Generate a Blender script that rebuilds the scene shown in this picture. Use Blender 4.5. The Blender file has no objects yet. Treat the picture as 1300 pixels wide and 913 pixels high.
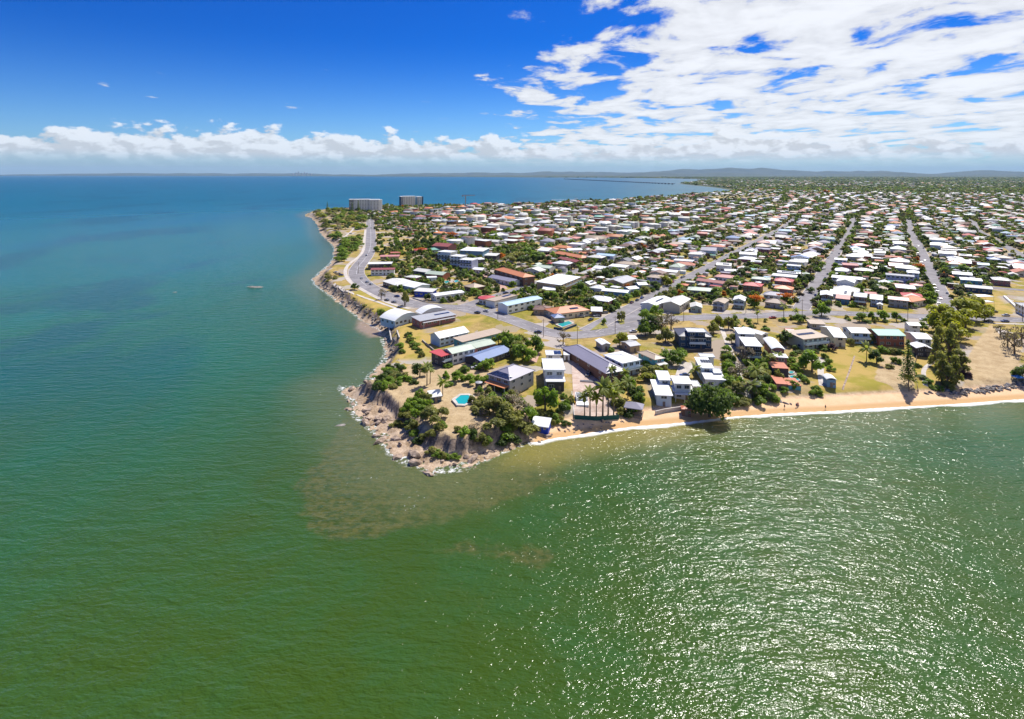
import bpy, math, random
import numpy as np

rnd = random.Random(7)
nrs = np.random.RandomState(11)
SC = bpy.context.scene
COL = SC.collection

# ------------------------------------------------------------------ camera
FPX, YH, XC, CH = 720.0, 221.0, 650.0, 95.0       # focal length in photo pixels, horizon row, centre column, height
cam_d = bpy.data.cameras.new('camera')
cam = bpy.data.objects.new('camera', cam_d)
COL.objects.link(cam)
cam.location = (0, 0, CH)
cam.rotation_euler = (math.radians(90), 0, 0)
cam_d.sensor_fit = 'HORIZONTAL'
cam_d.sensor_width = 36.0
cam_d.lens = 36.0 * FPX / 1300.0
cam_d.shift_y = -(456.5 - YH) / 1300.0
cam_d.clip_start = 1.0
cam_d.clip_end = 250000.0
SC.camera = cam

# ------------------------------------------------------------------ view, render
SC.view_settings.view_transform = 'Standard'
SC.view_settings.look = 'None'
SC.view_settings.gamma = 1.0
SC.view_settings.use_curve_mapping = False
SC.view_settings.exposure = 0.42
SC.render.engine = 'CYCLES'
cy = SC.cycles
cy.use_denoising = True
cy.max_bounces = 5
cy.diffuse_bounces = 2
cy.glossy_bounces = 2
cy.transmission_bounces = 3
cy.volume_bounces = 0
cy.caustics_reflective = False
cy.caustics_refractive = False
cy.sample_clamp_indirect = 4.0

# ------------------------------------------------------------------ sun
SUN_EL, SUN_AZ = math.radians(54), math.radians(35)
sdir = (math.sin(SUN_AZ) * math.cos(SUN_EL), math.cos(SUN_AZ) * math.cos(SUN_EL), math.sin(SUN_EL))
from mathutils import Vector, Matrix
sun_d = bpy.data.lights.new('sun', 'SUN')
sun_d.energy = 4.6
sun_d.angle = math.radians(0.55)
sun_d.color = (1.0, 0.955, 0.88)
sun = bpy.data.objects.new('sun', sun_d)
COL.objects.link(sun)
sun.rotation_euler = Vector(sdir).to_track_quat('Z', 'Y').to_euler()

# ------------------------------------------------------------------ node helpers
def nd(nt, kind, ins=None, **kw):
    n = nt.nodes.new(kind)
    for k, v in kw.items():
        setattr(n, k, v)
    for k, v in (ins or {}).items():
        s = n.inputs[k]
        if isinstance(v, bpy.types.NodeSocket):
            nt.links.new(v, s)
        else:
            s.default_value = v
    return n

def mth(nt, op, a, b=0.0, c=None, clamp=False):
    ins = {0: a, 1: b}
    if c is not None:
        ins[2] = c
    return nd(nt, 'ShaderNodeMath', ins, operation=op, use_clamp=clamp).outputs[0]

def sstep(nt, x, lo, hi, t0=0.0, t1=1.0):
    return nd(nt, 'ShaderNodeMapRange', {0: x, 1: lo, 2: hi, 3: t0, 4: t1}, interpolation_type='SMOOTHSTEP').outputs[0]

def mixc(nt, f, a, b, blend='MIX'):
    n = nt.nodes.new('ShaderNodeMix')
    n.data_type = 'RGBA'
    n.blend_type = blend
    for s, v in ((n.inputs[0], f), (n.inputs[6], a), (n.inputs[7], b)):
        if isinstance(v, bpy.types.NodeSocket):
            nt.links.new(v, s)
        elif isinstance(v, (int, float)):
            s.default_value = v
        else:
            s.default_value = (v[0], v[1], v[2], 1.0)
    return n.outputs[2]

def noise(nt, vec, scale, detail=4.0, rough=0.55, dim='3D', dist=0.0):
    ins = {'Scale': scale, 'Detail': detail, 'Roughness': rough, 'Distortion': dist}
    if vec is not None:
        ins['Vector'] = vec
    return nd(nt, 'ShaderNodeTexNoise', ins, noise_dimensions=dim).outputs[0]

# ------------------------------------------------------------------ world: sky and clouds
W = bpy.data.worlds.new('World')
SC.world = W
W.use_nodes = True
nt = W.node_tree
nt.nodes.clear()
sky = nd(nt, 'ShaderNodeTexSky', sky_type='NISHITA', sun_disc=False, sun_elevation=SUN_EL, sun_rotation=SUN_AZ,
         altitude=100.0, air_density=1.0, dust_density=0.35, ozone_density=2.2)
tc = nd(nt, 'ShaderNodeTexCoord')
dvec = nd(nt, 'ShaderNodeVectorMath', {0: tc.outputs['Generated']}, operation='NORMALIZE').outputs[0]
sx = nd(nt, 'ShaderNodeSeparateXYZ', {0: dvec})
dx, dy, dz = sx.outputs
dzc = mth(nt, 'ADD', mth(nt, 'MAXIMUM', dz, 0.0), 0.07)
px = mth(nt, 'DIVIDE', dx, dzc)
py = mth(nt, 'DIVIDE', dy, dzc)
pv = nd(nt, 'ShaderNodeCombineXYZ', {0: px, 1: py, 2: 0.0}).outputs[0]
# high cloud field: broken altocumulus lying over the land side of the sky
n_big = noise(nt, pv, 0.35, 3.0, 0.5)
n_mid = noise(nt, nd(nt, 'ShaderNodeVectorMath', {0: pv, 1: (1.0, 0.75, 1.0)}, operation='MULTIPLY').outputs[0], 2.2, 9.0, 0.58, dist=0.35)
n_fine = noise(nt, pv, 7.0, 6.0, 0.6)
side = mth(nt, 'ADD', px, mth(nt, 'MULTIPLY', mth(nt, 'SUBTRACT', n_big, 0.5), 2.4))
side = mth(nt, 'ADD', side, mth(nt, 'MULTIPLY', py, 0.055))
bank = sstep(nt, side, -0.55, 1.5, -0.35, 1.0)
cov = mth(nt, 'ADD', mth(nt, 'MULTIPLY', bank, 0.55), mth(nt, 'MULTIPLY', mth(nt, 'SUBTRACT', n_mid, 0.5), 2.7))
cov = mth(nt, 'ADD', cov, mth(nt, 'MULTIPLY', mth(nt, 'SUBTRACT', n_fine, 0.5), 0.16))
aA = mth(nt, 'MULTIPLY', sstep(nt, cov, 0.22, 0.50), sstep(nt, dz, 0.004, 0.05))
shA = sstep(nt, mth(nt, 'ADD', cov, mth(nt, 'MULTIPLY', mth(nt, 'SUBTRACT', n_fine, 0.5), 0.5)), 0.15, 0.95, 0.80, 1.06)
# cumulus standing along the horizon
az = mth(nt, 'ARCTAN2', dx, dy)
qv = nd(nt, 'ShaderNodeCombineXYZ', {0: mth(nt, 'MULTIPLY', az, 11.0), 1: mth(nt, 'MULTIPLY', dz, 22.0), 2: 3.7}).outputs[0]
n_cu = noise(nt, qv, 1.9, 9.0, 0.55)
n_cu2 = noise(nt, nd(nt, 'ShaderNodeVectorMath', {0: qv, 1: (0.10, 0.16, 0.0)}, operation='ADD').outputs[0], 1.9, 9.0, 0.55)
n_top = noise(nt, nd(nt, 'ShaderNodeCombineXYZ', {0: mth(nt, 'MULTIPLY', az, 3.2), 1: 8.3, 2: 1.1}).outputs[0], 1.0, 3.0, 0.5)
top = mth(nt, 'ADD', mth(nt, 'MULTIPLY', n_top, 0.085), 0.016)
topv = mth(nt, 'ADD', mth(nt, 'DIVIDE', mth(nt, 'SUBTRACT', top, dz), 0.024), mth(nt, 'MULTIPLY', mth(nt, 'SUBTRACT', n_cu, 0.5), 4.4))
aB = mth(nt, 'MULTIPLY', sstep(nt, topv, 0.0, 0.42), sstep(nt, mth(nt, 'ADD', dz, mth(nt, 'MULTIPLY', mth(nt, 'SUBTRACT', n_cu, 0.5), 0.012)), 0.016, 0.036, 0.18, 1.0))
lit = mth(nt, 'ADD', mth(nt, 'MULTIPLY', mth(nt, 'SUBTRACT', n_cu, n_cu2), 2.6), sstep(nt, dz, 0.018, 0.060, 0.80, 1.02))
lit = nd(nt, 'ShaderNodeClamp', {0: lit, 1: 0.76, 2: 1.06}).outputs[0]
hs = nd(nt, 'ShaderNodeHueSaturation', {'Hue': 0.505, 'Saturation': 1.25, 'Value': 1.02, 'Color': sky.outputs[0]}).outputs[0]
tint = mixc(nt, sstep(nt, dz, 0.0, 0.24), (0.44, 0.72, 1.10), (0.002, 0.33, 0.88))
hs = mixc(nt, 1.0, hs, tint, 'MULTIPLY')
CW = 8.0
colA = nd(nt, 'ShaderNodeVectorMath', {0: (CW * 0.98, CW * 1.0, CW * 1.03), 3: shA}, operation='SCALE').outputs[0]
colB = nd(nt, 'ShaderNodeVectorMath', {0: (CW * 0.93, CW * 0.97, CW * 1.02), 3: lit}, operation='SCALE').outputs[0]
c1 = mixc(nt, mth(nt, 'MULTIPLY', aA, 0.94), hs, colA)
c2 = mixc(nt, mth(nt, 'MULTIPLY', aB, 0.92), c1, colB)
bg = nd(nt, 'ShaderNodeBackground', {'Color': c2, 'Strength': 0.09})
nd(nt, 'ShaderNodeOutputWorld', {0: bg.outputs[0]})

# ------------------------------------------------------------------ materials
MATS = {}
def new_mat(name):
    m = bpy.data.materials.new(name)
    m.use_nodes = True
    t = m.node_tree
    b = t.nodes['Principled BSDF']
    return m, t, b

def paint(name, col, rough=0.6, var=0.12, scale=0.6, metallic=0.0, spec=0.3, streak=False):
    """plain coloured surface with soft wear and a small difference from object to object"""
    if name in MATS:
        return MATS[name]
    m, t, b = new_mat(name)
    tcn = nd(t, 'ShaderNodeTexCoord')
    v = tcn.outputs['Object']
    if streak:
        v = nd(t, 'ShaderNodeVectorMath', {0: v, 1: (1.0, 0.25, 0.3)}, operation='MULTIPLY').outputs[0]
    n1 = noise(t, v, scale, 5.0, 0.65)
    oi = nd(t, 'ShaderNodeObjectInfo')
    f = mth(t, 'ADD', mth(t, 'MULTIPLY', mth(t, 'SUBTRACT', n1, 0.5), var * 2.2), mth(t, 'MULTIPLY', mth(t, 'SUBTRACT', oi.outputs['Random'], 0.5), var))
    f = mth(t, 'ADD', f, 1.0)
    c = nd(t, 'ShaderNodeVectorMath', {0: col, 3: f}, operation='SCALE').outputs[0]
    t.links.new(c, b.inputs['Base Color'])
    b.inputs['Roughness'].default_value = rough
    b.inputs['Metallic'].default_value = metallic
    b.inputs['Specular IOR Level'].default_value = spec
    MATS[name] = m
    return m

ROOFC = dict(white=(.80, .80, .78), offwhite=(.66, .64, .57), grey=(.40, .40, .41), dgrey=(.10, .10, .12), blue=(.17, .23, .38),
             lblue=(.42, .56, .66), red=(.50, .075, .07), pink=(.56, .25, .21), orange=(.62, .24, .10), terra=(.52, .17, .09),
             brown=(.21, .12, .085), tan=(.46, .36, .26), pgreen=(.47, .54, .42), green=(.20, .42, .33), mauve=(.29, .27, .33),
             teal=(.10, .36, .38), rbrown=(.30, .09, .07))
def roofm(c):
    return paint('roof_' + c, ROOFC[c], 0.45, 0.16, 0.35, spec=0.35, streak=True)
WALLC = dict(white=(.74, .74, .72), cream=(.62, .56, .44), grey=(.36, .36, .37), dark=(.07, .065, .07), brick=(.36, .13, .075),
             pinkb=(.33, .14, .13), blue=(.16, .30, .44), pblue=(.52, .62, .70), tan=(.42, .30, .19), brown=(.17, .09, .06),
             teal=(.10, .33, .38), lav=(.50, .50, .66), navy=(.03, .07, .13), pgreen=(.40, .48, .40), orange=(.45, .20, .08), royal=(.02, .06, .42))
def wallm(c):
    return paint('wall_' + c, WALLC[c], 0.75, 0.10, 0.5)

def glass_mat(name, col, rough=0.08):
    m, t, b = new_mat(name)
    oi = nd(t, 'ShaderNodeObjectInfo')
    c = mixc(t, oi.outputs['Random'], col, tuple(x * 2.2 for x in col))
    t.links.new(c, b.inputs['Base Color'])
    b.inputs['Roughness'].default_value = rough
    b.inputs['Specular IOR Level'].default_value = 0.7
    MATS[name] = m
    return m
M_PANE = glass_mat('window_glass', (.025, .032, .04))
M_SOLAR = glass_mat('solar_glass', (.016, .022, .05), 0.15)
M_FRAME = paint('window_frame', (.55, .55, .53), 0.5, 0.1)

def leaf_mat(name, c_dark, c_light, transl=0.50, hue_var=1.0):
    m, t, b = new_mat(name)
    geo = nd(t, 'ShaderNodeNewGeometry')
    oi = nd(t, 'ShaderNodeObjectInfo')
    f = mth(t, 'ADD', mth(t, 'MULTIPLY', geo.outputs['Random Per Island'], 0.62), mth(t, 'MULTIPLY', oi.outputs['Random'], 0.38 * hue_var))
    c = mixc(t, f, c_dark, c_light)
    t.links.new(c, b.inputs['Base Color'])
    b.inputs['Roughness'].default_value = 0.55
    b.inputs['Specular IOR Level'].default_value = 0.25
    tr = nd(t, 'ShaderNodeBsdfTranslucent', {'Color': mixc(t, 0.5, c, (c_light[0] * 1.3, c_light[1] * 1.4, c_light[2] * .6))})
    mx = nd(t, 'ShaderNodeMixShader', {0: transl, 1: b.outputs[0], 2: tr.outputs[0]})
    t.links.new(mx.outputs[0], t.nodes['Material Output'].inputs[0])
    MATS[name] = m
    return m
LEAF = {
    'green': leaf_mat('leaf_green', (0.090, 0.162, 0.019), (0.276, 0.384, 0.038)),
    'bright': leaf_mat('leaf_bright', (0.114, 0.216, 0.019), (0.324, 0.444, 0.036)),
    'dark': leaf_mat('leaf_dark', (0.050, 0.094, 0.022), (0.156, 0.222, 0.041)),
    'olive': leaf_mat('leaf_olive', (0.132, 0.156, 0.036), (0.372, 0.360, 0.084)),
    'brown': leaf_mat('leaf_brown', (0.144, 0.110, 0.072), (0.348, 0.282, 0.180), 0.2),
    'yellow': leaf_mat('leaf_yellow', (0.204, 0.240, 0.017), (0.456, 0.444, 0.036)),
    'palm': leaf_mat('leaf_palm', (0.102, 0.156, 0.024), (0.324, 0.348, 0.072)),
    'flame': leaf_mat('blossom_flame', (.420, .080, .010), (.700, .230, .020)),
    'purple': leaf_mat('leaf_purple', (0.096, 0.048, 0.066), (0.192, 0.108, 0.126)),
}
M_BARK = paint('bark', (.16, .12, .085), 0.9, 0.25, 2.0)

def attr_mat(name, rough=0.7, transl=0.0):
    m, t, b = new_mat(name)
    a = nd(t, 'ShaderNodeAttribute', attribute_name='Col')
    t.links.new(a.outputs['Color'], b.inputs['Base Color'])
    b.inputs['Roughness'].default_value = rough
    b.inputs['Specular IOR Level'].default_value = 0.25
    if transl:
        tr = nd(t, 'ShaderNodeBsdfTranslucent', {'Color': a.outputs['Color']})
        mx = nd(t, 'ShaderNodeMixShader', {0: transl, 1: b.outputs[0], 2: tr.outputs[0]})
        t.links.new(mx.outputs[0], t.nodes['Material Output'].inputs[0])
    return m
M_MASS_H = attr_mat('town_paint', 0.6)
M_MASS_T = attr_mat('town_leaf', 0.6, 0.45)

# asphalt, concrete, rock
def ground_paint(name, c1, c2, scale, rough=0.9, bump=0.0):
    m, t, b = new_mat(name)
    geo = nd(t, 'ShaderNodeNewGeometry')
    n1 = noise(t, geo.outputs['Position'], scale, 6.0, 0.62)
    n2 = noise(t, geo.outputs['Position'], scale * 7, 3.0, 0.6)
    f = sstep(t, mth(t, 'ADD', n1, mth(t, 'MULTIPLY', mth(t, 'SUBTRACT', n2, 0.5), 0.35)), 0.3, 0.7)
    t.links.new(mixc(t, f, c1, c2), b.inputs['Base Color'])
    b.inputs['Roughness'].default_value = rough
    b.inputs['Specular IOR Level'].default_value = 0.2
    if bump:
        bp = nd(t, 'ShaderNodeBump', {'Strength': 0.7, 'Distance': bump, 'Height': n2})
        t.links.new(bp.outputs[0], b.inputs['Normal'])
    MATS[name] = m
    return m
M_ROAD = ground_paint('asphalt', (.20, .185, .19), (.30, .28, .285), 0.12)
M_PATH = ground_paint('concrete', (.46, .41, .36), (.62, .56, .50), 0.3)
M_SLAB = ground_paint('building_slab', (.44, .31, .24), (.62, .50, .43), 0.22)
M_BRICKPAVE = ground_paint('pink_paving', (.46, .27, .21), (.58, .38, .31), 0.2)
M_ROCK = ground_paint('shore_rock', (.22, .155, .11), (.52, .40, .31), 0.7, bump=0.15)
M_ROCKD = ground_paint('riprap_rock', (.12, .108, .10), (.36, .325, .295), 0.6, bump=0.15)
M_WHITE = paint('white_paint', (.78, .78, .76), 0.5, 0.05)
M_METAL = paint('galvanised', (.35, .35, .36), 0.4, 0.1, metallic=0.6)
M_WOOD = paint('weathered_wood', (.26, .20, .15), 0.85, 0.2, 1.5)
M_POOL = None
def pool_mat():
    m, t, b = new_mat('pool_water')
    b.inputs['Base Color'].default_value = (.02, .36, .36, 1)
    b.inputs['Roughness'].default_value = 0.06
    geo = nd(t, 'ShaderNodeNewGeometry')
    bp = nd(t, 'ShaderNodeBump', {'Strength': 0.3, 'Distance': 0.05, 'Height': noise(t, geo.outputs['Position'], 2.0)})
    t.links.new(bp.outputs[0], b.inputs['Normal'])
    return m
M_POOL = pool_mat()

# ------------------------------------------------------------------ object helpers
def tag(o, label=None, cat=None, group=None, kind=None):
    if label: o['label'] = label
    if cat: o['category'] = cat
    if group: o['group'] = group
    if kind: o['kind'] = kind
    return o

def mesh(name, verts, faces, mats, midx=None, smooth=False):
    me = bpy.data.meshes.new(name)
    me.from_pydata([tuple(v) for v in verts], [], faces)
    for m in (mats if isinstance(mats, (list, tuple)) else [mats]):
        me.materials.append(m)
    if midx is not None:
        me.polygons.foreach_set('material_index', midx)
    if smooth:
        me.polygons.foreach_set('use_smooth', [True] * len(me.polygons))
    me.update()
    return me

def big_mesh(name, V, F, mat, cols=None, smooth=False):
    """V (n,3) floats, F (m,k) ints with k = 3 or 4, cols per face"""
    me = bpy.data.meshes.new(name)
    V = np.asarray(V, dtype=np.float32); F = np.asarray(F, dtype=np.int32)
    me.vertices.add(len(V)); me.vertices.foreach_set('co', V.ravel())
    k = F.shape[1]
    me.loops.add(F.size); me.loops.foreach_set('vertex_index', F.ravel())
    me.polygons.add(len(F))
    me.polygons.foreach_set('loop_start', np.arange(0, F.size, k, dtype=np.int32))
    me.polygons.foreach_set('loop_total', np.full(len(F), k, dtype=np.int32))
    if smooth:
        me.polygons.foreach_set('use_smooth', np.ones(len(F), dtype=bool))
    me.materials.append(mat)
    if cols is not None:
        a = me.attributes.new('Col', 'FLOAT_COLOR', 'FACE')
        c4 = np.ones((len(F), 4), dtype=np.float32); c4[:, :3] = cols
        a.data.foreach_set('color', c4.ravel())
    me.update(calc_edges=True)
    return me

def ob(name, me, parent=None, loc=(0, 0, 0), rz=0.0, scale=None):
    o = bpy.data.objects.new(name, me)
    COL.objects.link(o)
    o.location = loc
    if rz: o.rotation_euler = (0, 0, rz)
    if scale is not None: o.scale = scale
    if parent is not None: o.parent = parent
    return o

class MB:
    """collects boxes and prisms for one mesh"""
    def __init__(s): s.v = []; s.f = []; s.m = []
    def add(s, vs, fs, mi=0):
        k = len(s.v); s.v += [tuple(v) for v in vs]
        s.f += [tuple(i + k for i in f) for f in fs]; s.m += [mi] * len(fs); return s
    def box(s, x0, x1, y0, y1, z0, z1, mi=0):
        return s.add([(x0, y0, z0), (x1, y0, z0), (x1, y1, z0), (x0, y1, z0), (x0, y0, z1), (x1, y0, z1), (x1, y1, z1), (x0, y1, z1)],
                     [(0, 3, 2, 1), (4, 5, 6, 7), (0, 1, 5, 4), (1, 2, 6, 5), (2, 3, 7, 6), (3, 0, 4, 7)], mi)
    def extr(s, prof, axis, a0, a1, mi=0):
        """profile [(t, z)] closed, extruded along 'x' or 'y' from a0 to a1"""
        n = len(prof)
        if axis == 'x':
            vs = [(a0, t, z) for t, z in prof] + [(a1, t, z) for t, z in prof]
        else:
            vs = [(t, a0, z) for t, z in prof] + [(t, a1, z) for t, z in prof]
        fs = [(i, (i + 1) % n, n + (i + 1) % n, n + i) for i in range(n)]
        fs += [tuple(range(n))[::-1], tuple(range(n, 2 * n))]
        return s.add(vs, fs, mi)
    def cyl(s, x, y, z0, z1, r0, r1, n=8, mi=0):
        vs = [(x + r0 * math.cos(2 * math.pi * i / n), y + r0 * math.sin(2 * math.pi * i / n), z0) for i in range(n)]
        vs += [(x + r1 * math.cos(2 * math.pi * i / n), y + r1 * math.sin(2 * math.pi * i / n), z1) for i in range(n)]
        fs = [(i, (i + 1) % n, n + (i + 1) % n, n + i) for i in range(n)] + [tuple(range(n))[::-1], tuple(range(n, 2 * n))]
        return s.add(vs, fs, mi)
    def tube(s, pts, rs, n=6, mi=0):
        k = len(s.v)
        for j, (p, r) in enumerate(zip(pts, rs)):
            a = Vector(pts[max(j - 1, 0)]); b = Vector(pts[min(j + 1, len(pts) - 1)])
            d = (b - a).normalized()
            u = d.orthogonal().normalized(); w = d.cross(u)
            for i in range(n):
                q = Vector(p) + (u * math.cos(2 * math.pi * i / n) + w * math.sin(2 * math.pi * i / n)) * r
                s.v.append(tuple(q))
        for j in range(len(pts) - 1):
            for i in range(n):
                s.f.append((k + j * n + i, k + j * n + (i + 1) % n, k + (j + 1) * n + (i + 1) % n, k + (j + 1) * n + i)); s.m.append(mi)
        s.f.append(tuple(k + i for i in range(n))[::-1]); s.m.append(mi)
        e = k + (len(pts) - 1) * n
        s.f.append(tuple(e + i for i in range(n))); s.m.append(mi)
        return s
    def mesh(s, name, mats, smooth=False):
        return mesh(name, s.v, s.f, mats, s.m, smooth)
    def ob(s, name, mats, parent=None, loc=(0, 0, 0), rz=0.0, smooth=False):
        return ob(name, s.mesh(name, mats, smooth), parent, loc, rz)

def empty(name, loc, rz=0.0):
    o = bpy.data.objects.new(name, None)
    COL.objects.link(o)
    o.location = loc; o.rotation_euler = (0, 0, rz)
    o.empty_display_size = 0.5
    return o

# ------------------------------------------------------------------ value noise (numpy)
_perm = nrs.rand(256, 256)
def vnoise(x, y):
    x = np.asarray(x, float); y = np.asarray(y, float)
    xi = np.floor(x).astype(int); yi = np.floor(y).astype(int)
    xf = x - xi; yf = y - yi
    xf = xf * xf * (3 - 2 * xf); yf = yf * yf * (3 - 2 * yf)
    g = lambda a, b: _perm[a % 256, b % 256]
    return (g(xi, yi) * (1 - xf) + g(xi + 1, yi) * xf) * (1 - yf) + (g(xi, yi + 1) * (1 - xf) + g(xi + 1, yi + 1) * xf) * yf
def fbm(x, y, o=3):
    s = 0; a = 0.5
    for i in range(o):
        s = s + a * (vnoise(x * 2 ** i + 17 * i, y * 2 ** i + 5 * i) - 0.5); a *= 0.5
    return s

# ------------------------------------------------------------------ coast line and terrain
# profile of the shore behind each coast vertex: shelf width, shelf height, rise width, top height
PR = dict(R=(2.0, .7, 6.0, 5.2), C=(4.5, 1.0, 4.0, 5.2), S=(9.0, 1.2, 4.5, 5.0), B=(10.0, 1.5, 6.0, 3.3), F=(8.0, .8, 25.0, 4.0), T=(4.0, .9, 8.0, 5.5))
COAST_PX = [  # waterline as seen in the picture: tip, west shore, headland, beach
    (388, 275, 'T'), (394, 276, 'T'), (400, 281, 'T'), (404.5, 288, 'T'), (406.5, 296, 'T'), (414, 304, 'T'), (422, 310, 'T'), (424.5, 316, 'T'), (424, 328, 'T'),
    (418, 336, 'T'), (404, 348, 'T'), (398, 354, 'T'), (400, 361, 'R'), (412, 370, 'R'), (430, 383, 'R'), (446, 395, 'R'), (462, 407, 'R'), (474, 413, 'R'),
    (483, 419, 'R'), (487, 430, 'R'), (490, 446, 'R'), (489, 459, 'R'), (478, 468, 'C'), (470, 480, 'C'), (465, 490, 'C'), (450, 492, 'C'), (432, 491, 'C'), (441, 503, 'C'), (452, 513, 'C'),
    (449, 521, 'S'), (468, 538, 'S'), (482, 556, 'S'), (495, 572, 'S'), (519, 588, 'S'), (551, 599, 'S'), (585, 595, 'S'), (606, 586, 'C'), (626, 578, 'C'),
    (650, 568, 'C'), (668, 562, 'C'), (682, 562, 'B'), (703, 557, 'B'), (723, 554.5, 'B'), (753, 549.5, 'B'), (782, 545, 'B'), (805, 542, 'B'), (850, 538.5, 'B'), (875, 536, 'B'), (925, 530, 'B'),
    (992, 525, 'B'), (1054, 522.5, 'B'), (1115, 518.5, 'B'), (1195, 514.5, 'B'), (1238, 511.5, 'B'), (1300, 507, 'B'), (1500, 498, 'B'), (2200, 480, 'B')]
FAR_PX = [(0, 223.1, 'F'), (250, 223.4, 'F'), (420, 223.8, 'F'), (600, 224.6, 'F'), (700, 225.4, 'F'), (760, 225.6, 'F'), (840, 226.4, 'F'), (905, 228.0, 'F'),
          (880, 230.5, 'F'), (862, 233.4, 'F'), (888, 236, 'F'), (912, 238.6, 'F'), (930, 241.5, 'F'), (932, 243.6, 'F'), (922, 245.3, 'F'), (880, 247.5, 'F'), (850, 250.3, 'F'), (780, 255.5, 'F'), (712, 259, 'F'),
          (690, 260.8, 'F'), (620, 262, 'F'), (540, 263, 'F'), (470, 264, 'F'), (420, 265, 'F'), (398, 268, 'F'), (388, 272, 'T')]
def w0(px_, py_, z=0.0):
    Y = FPX * (CH - z) / (py_ - YH)
    return ((px_ - XC) * Y / FPX, Y)
def dens(lst):
    return [(w0(a, b), PR[t]) for a, b, t in lst]
_c = dens(COAST_PX) + [((3500, 420), PR['B']), ((70000, 3000), PR['F']), ((70000, 70000), PR['F']), ((-70000, 70000), PR['F']), ((-70000, 36000), PR['F'])] + dens(FAR_PX)
CX = np.array([p[0] for p, _ in _c]); CY = np.array([p[1] for p, _ in _c]); CP = np.array([q for _, q in _c])
AX, AY, BX, BY = CX, CY, np.roll(CX, -1), np.roll(CY, -1)
CPB = np.roll(CP, -1, axis=0)

def inside(x, y, ax=AX, ay=AY, bx=BX, by=BY):
    r = np.zeros(x.shape, bool)
    for i in range(len(ax)):
        c = (ay[i] > y) != (by[i] > y)
        if not c.any(): continue
        xi = (bx[i] - ax[i]) * (y - ay[i]) / ((by[i] - ay[i]) or 1e-9) + ax[i]
        r ^= c & (x < xi)
    return r

def shore(x, y):
    """signed distance to the coast (positive on land) and the shore profile there"""
    x = np.atleast_1d(np.asarray(x, float)); y = np.atleast_1d(np.asarray(y, float))
    best = np.full(x.shape, 1e18); bi = np.zeros(x.shape, int); bt = np.zeros(x.shape)
    for i in range(len(AX)):
        ex, ey = BX[i] - AX[i], BY[i] - AY[i]
        t = np.clip(((x - AX[i]) * ex + (y - AY[i]) * ey) / (ex * ex + ey * ey), 0, 1)
        d2 = (x - AX[i] - t * ex) ** 2 + (y - AY[i] - t * ey) ** 2
        m = d2 < best
        best[m] = d2[m]; bi[m] = i; bt[m] = t[m]
    d = np.sqrt(best) * np.where(inside(x, y), 1, -1)
    pr = CP[bi] * (1 - bt)[:, None] + CPB[bi] * bt[:, None]
    return d, pr

def sm(t):
    t = np.clip(t, 0, 1); return t * t * (3 - 2 * t)
PLAT = 6.0
def height(x, y, d=None, pr=None):
    if d is None: d, pr = shore(x, y)
    x = np.atleast_1d(np.asarray(x, float)); y = np.atleast_1d(np.asarray(y, float))
    steep = sm((pr[:, 3] - 3.4) / 1.2)              # rocky shores are ragged, the beach is not
    near = y < 1500
    dd = d + np.where(near, steep * (fbm(x * .16, y * .16) * 5.0 + fbm(x * .5, y * .5) * 2.0), 0)
    # a sea-cliff path cut and gullies keep the cliff line from being even
    ws, zs, wr, zt = pr.T
    z = zs * sm(dd / ws) + (zt - zs) * sm((dd - ws) / wr) + (PLAT - zt) * sm((dd - ws - wr) / 55.0)
    z = z + np.where(near & (dd > 0) & (dd < ws + wr + 4), steep * fbm(x * .45, y * .45) * 2.0, 0)
    under = np.maximum(-5.0, dd * 0.11)
    return np.where(dd > 0, z, under)
_EX, _EY = BX - AX, BY - AY
_EL = _EX ** 2 + _EY ** 2
_BY = np.where(_EY == 0, 1e-9, _EY)
def shore1(x, y):
    t = np.clip(((x - AX) * _EX + (y - AY) * _EY) / _EL, 0, 1)
    d2 = (x - AX - t * _EX) ** 2 + (y - AY - t * _EY) ** 2
    i = int(np.argmin(d2))
    c = (AY > y) != (BY > y)
    ins = bool(np.count_nonzero(c & (x < _EX * (y - AY) / _BY + AX)) & 1)
    return math.sqrt(d2[i]) * (1 if ins else -1), CP[i] * (1 - t[i]) + CPB[i] * t[i]
def gz(x, y):
    d, pr = shore1(x, y)
    if d > 90: return PLAT
    return float(height(np.array([x]), np.array([y]), np.array([d]), pr[None])[0])
def G(px_, py_, up=0.0):
    """the ground point seen at a pixel (up: height above the ground of the thing seen there)"""
    z = PLAT + up
    for _ in range(6):
        Y = FPX * (CH - z) / (py_ - YH); X = (px_ - XC) * Y / FPX
        z = 0.5 * z + 0.5 * (max(gz(X, Y), 0.0) + up)
    return X, Y, z - up
def proj(x, y, z):
    return XC + FPX * x / y, YH + FPX * (CH - z) / y

def polar(r0, r1, gr, th0, th1, dth, full=False):
    nr = int(math.log(r1 / r0) / gr) + 1
    r = r0 * np.exp(np.linspace(0, math.log(r1 / r0), nr))
    th = np.radians(np.arange(th0, th1 + dth / 2, dth))
    if full:
        th = np.concatenate([np.radians(np.arange(-180, th0, 6.0)), th, np.radians(np.arange(th1 + 6, 180.1, 6.0))])
        th[-1] = math.pi
    R, T = np.meshgrid(r, th, indexing='ij')
    n, m = R.shape
    idx = np.arange(n * m).reshape(n, m)
    F = np.stack([idx[:-1, :-1], idx[:-1, 1:], idx[1:, 1:], idx[1:, :-1]], -1).reshape(-1, 4)
    return (R * np.sin(T)).ravel(), (R * np.cos(T)).ravel(), F

def compact(V, F, extra):
    used = np.unique(F); mp = np.full(len(V), -1); mp[used] = np.arange(len(used))
    return V[used], mp[F], [e[used] for e in extra]

def add_attr(me, name, vals):
    a = me.attributes.new(name, 'FLOAT', 'POINT')
    a.data.foreach_set('value', np.asarray(vals, dtype=np.float32))

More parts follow.
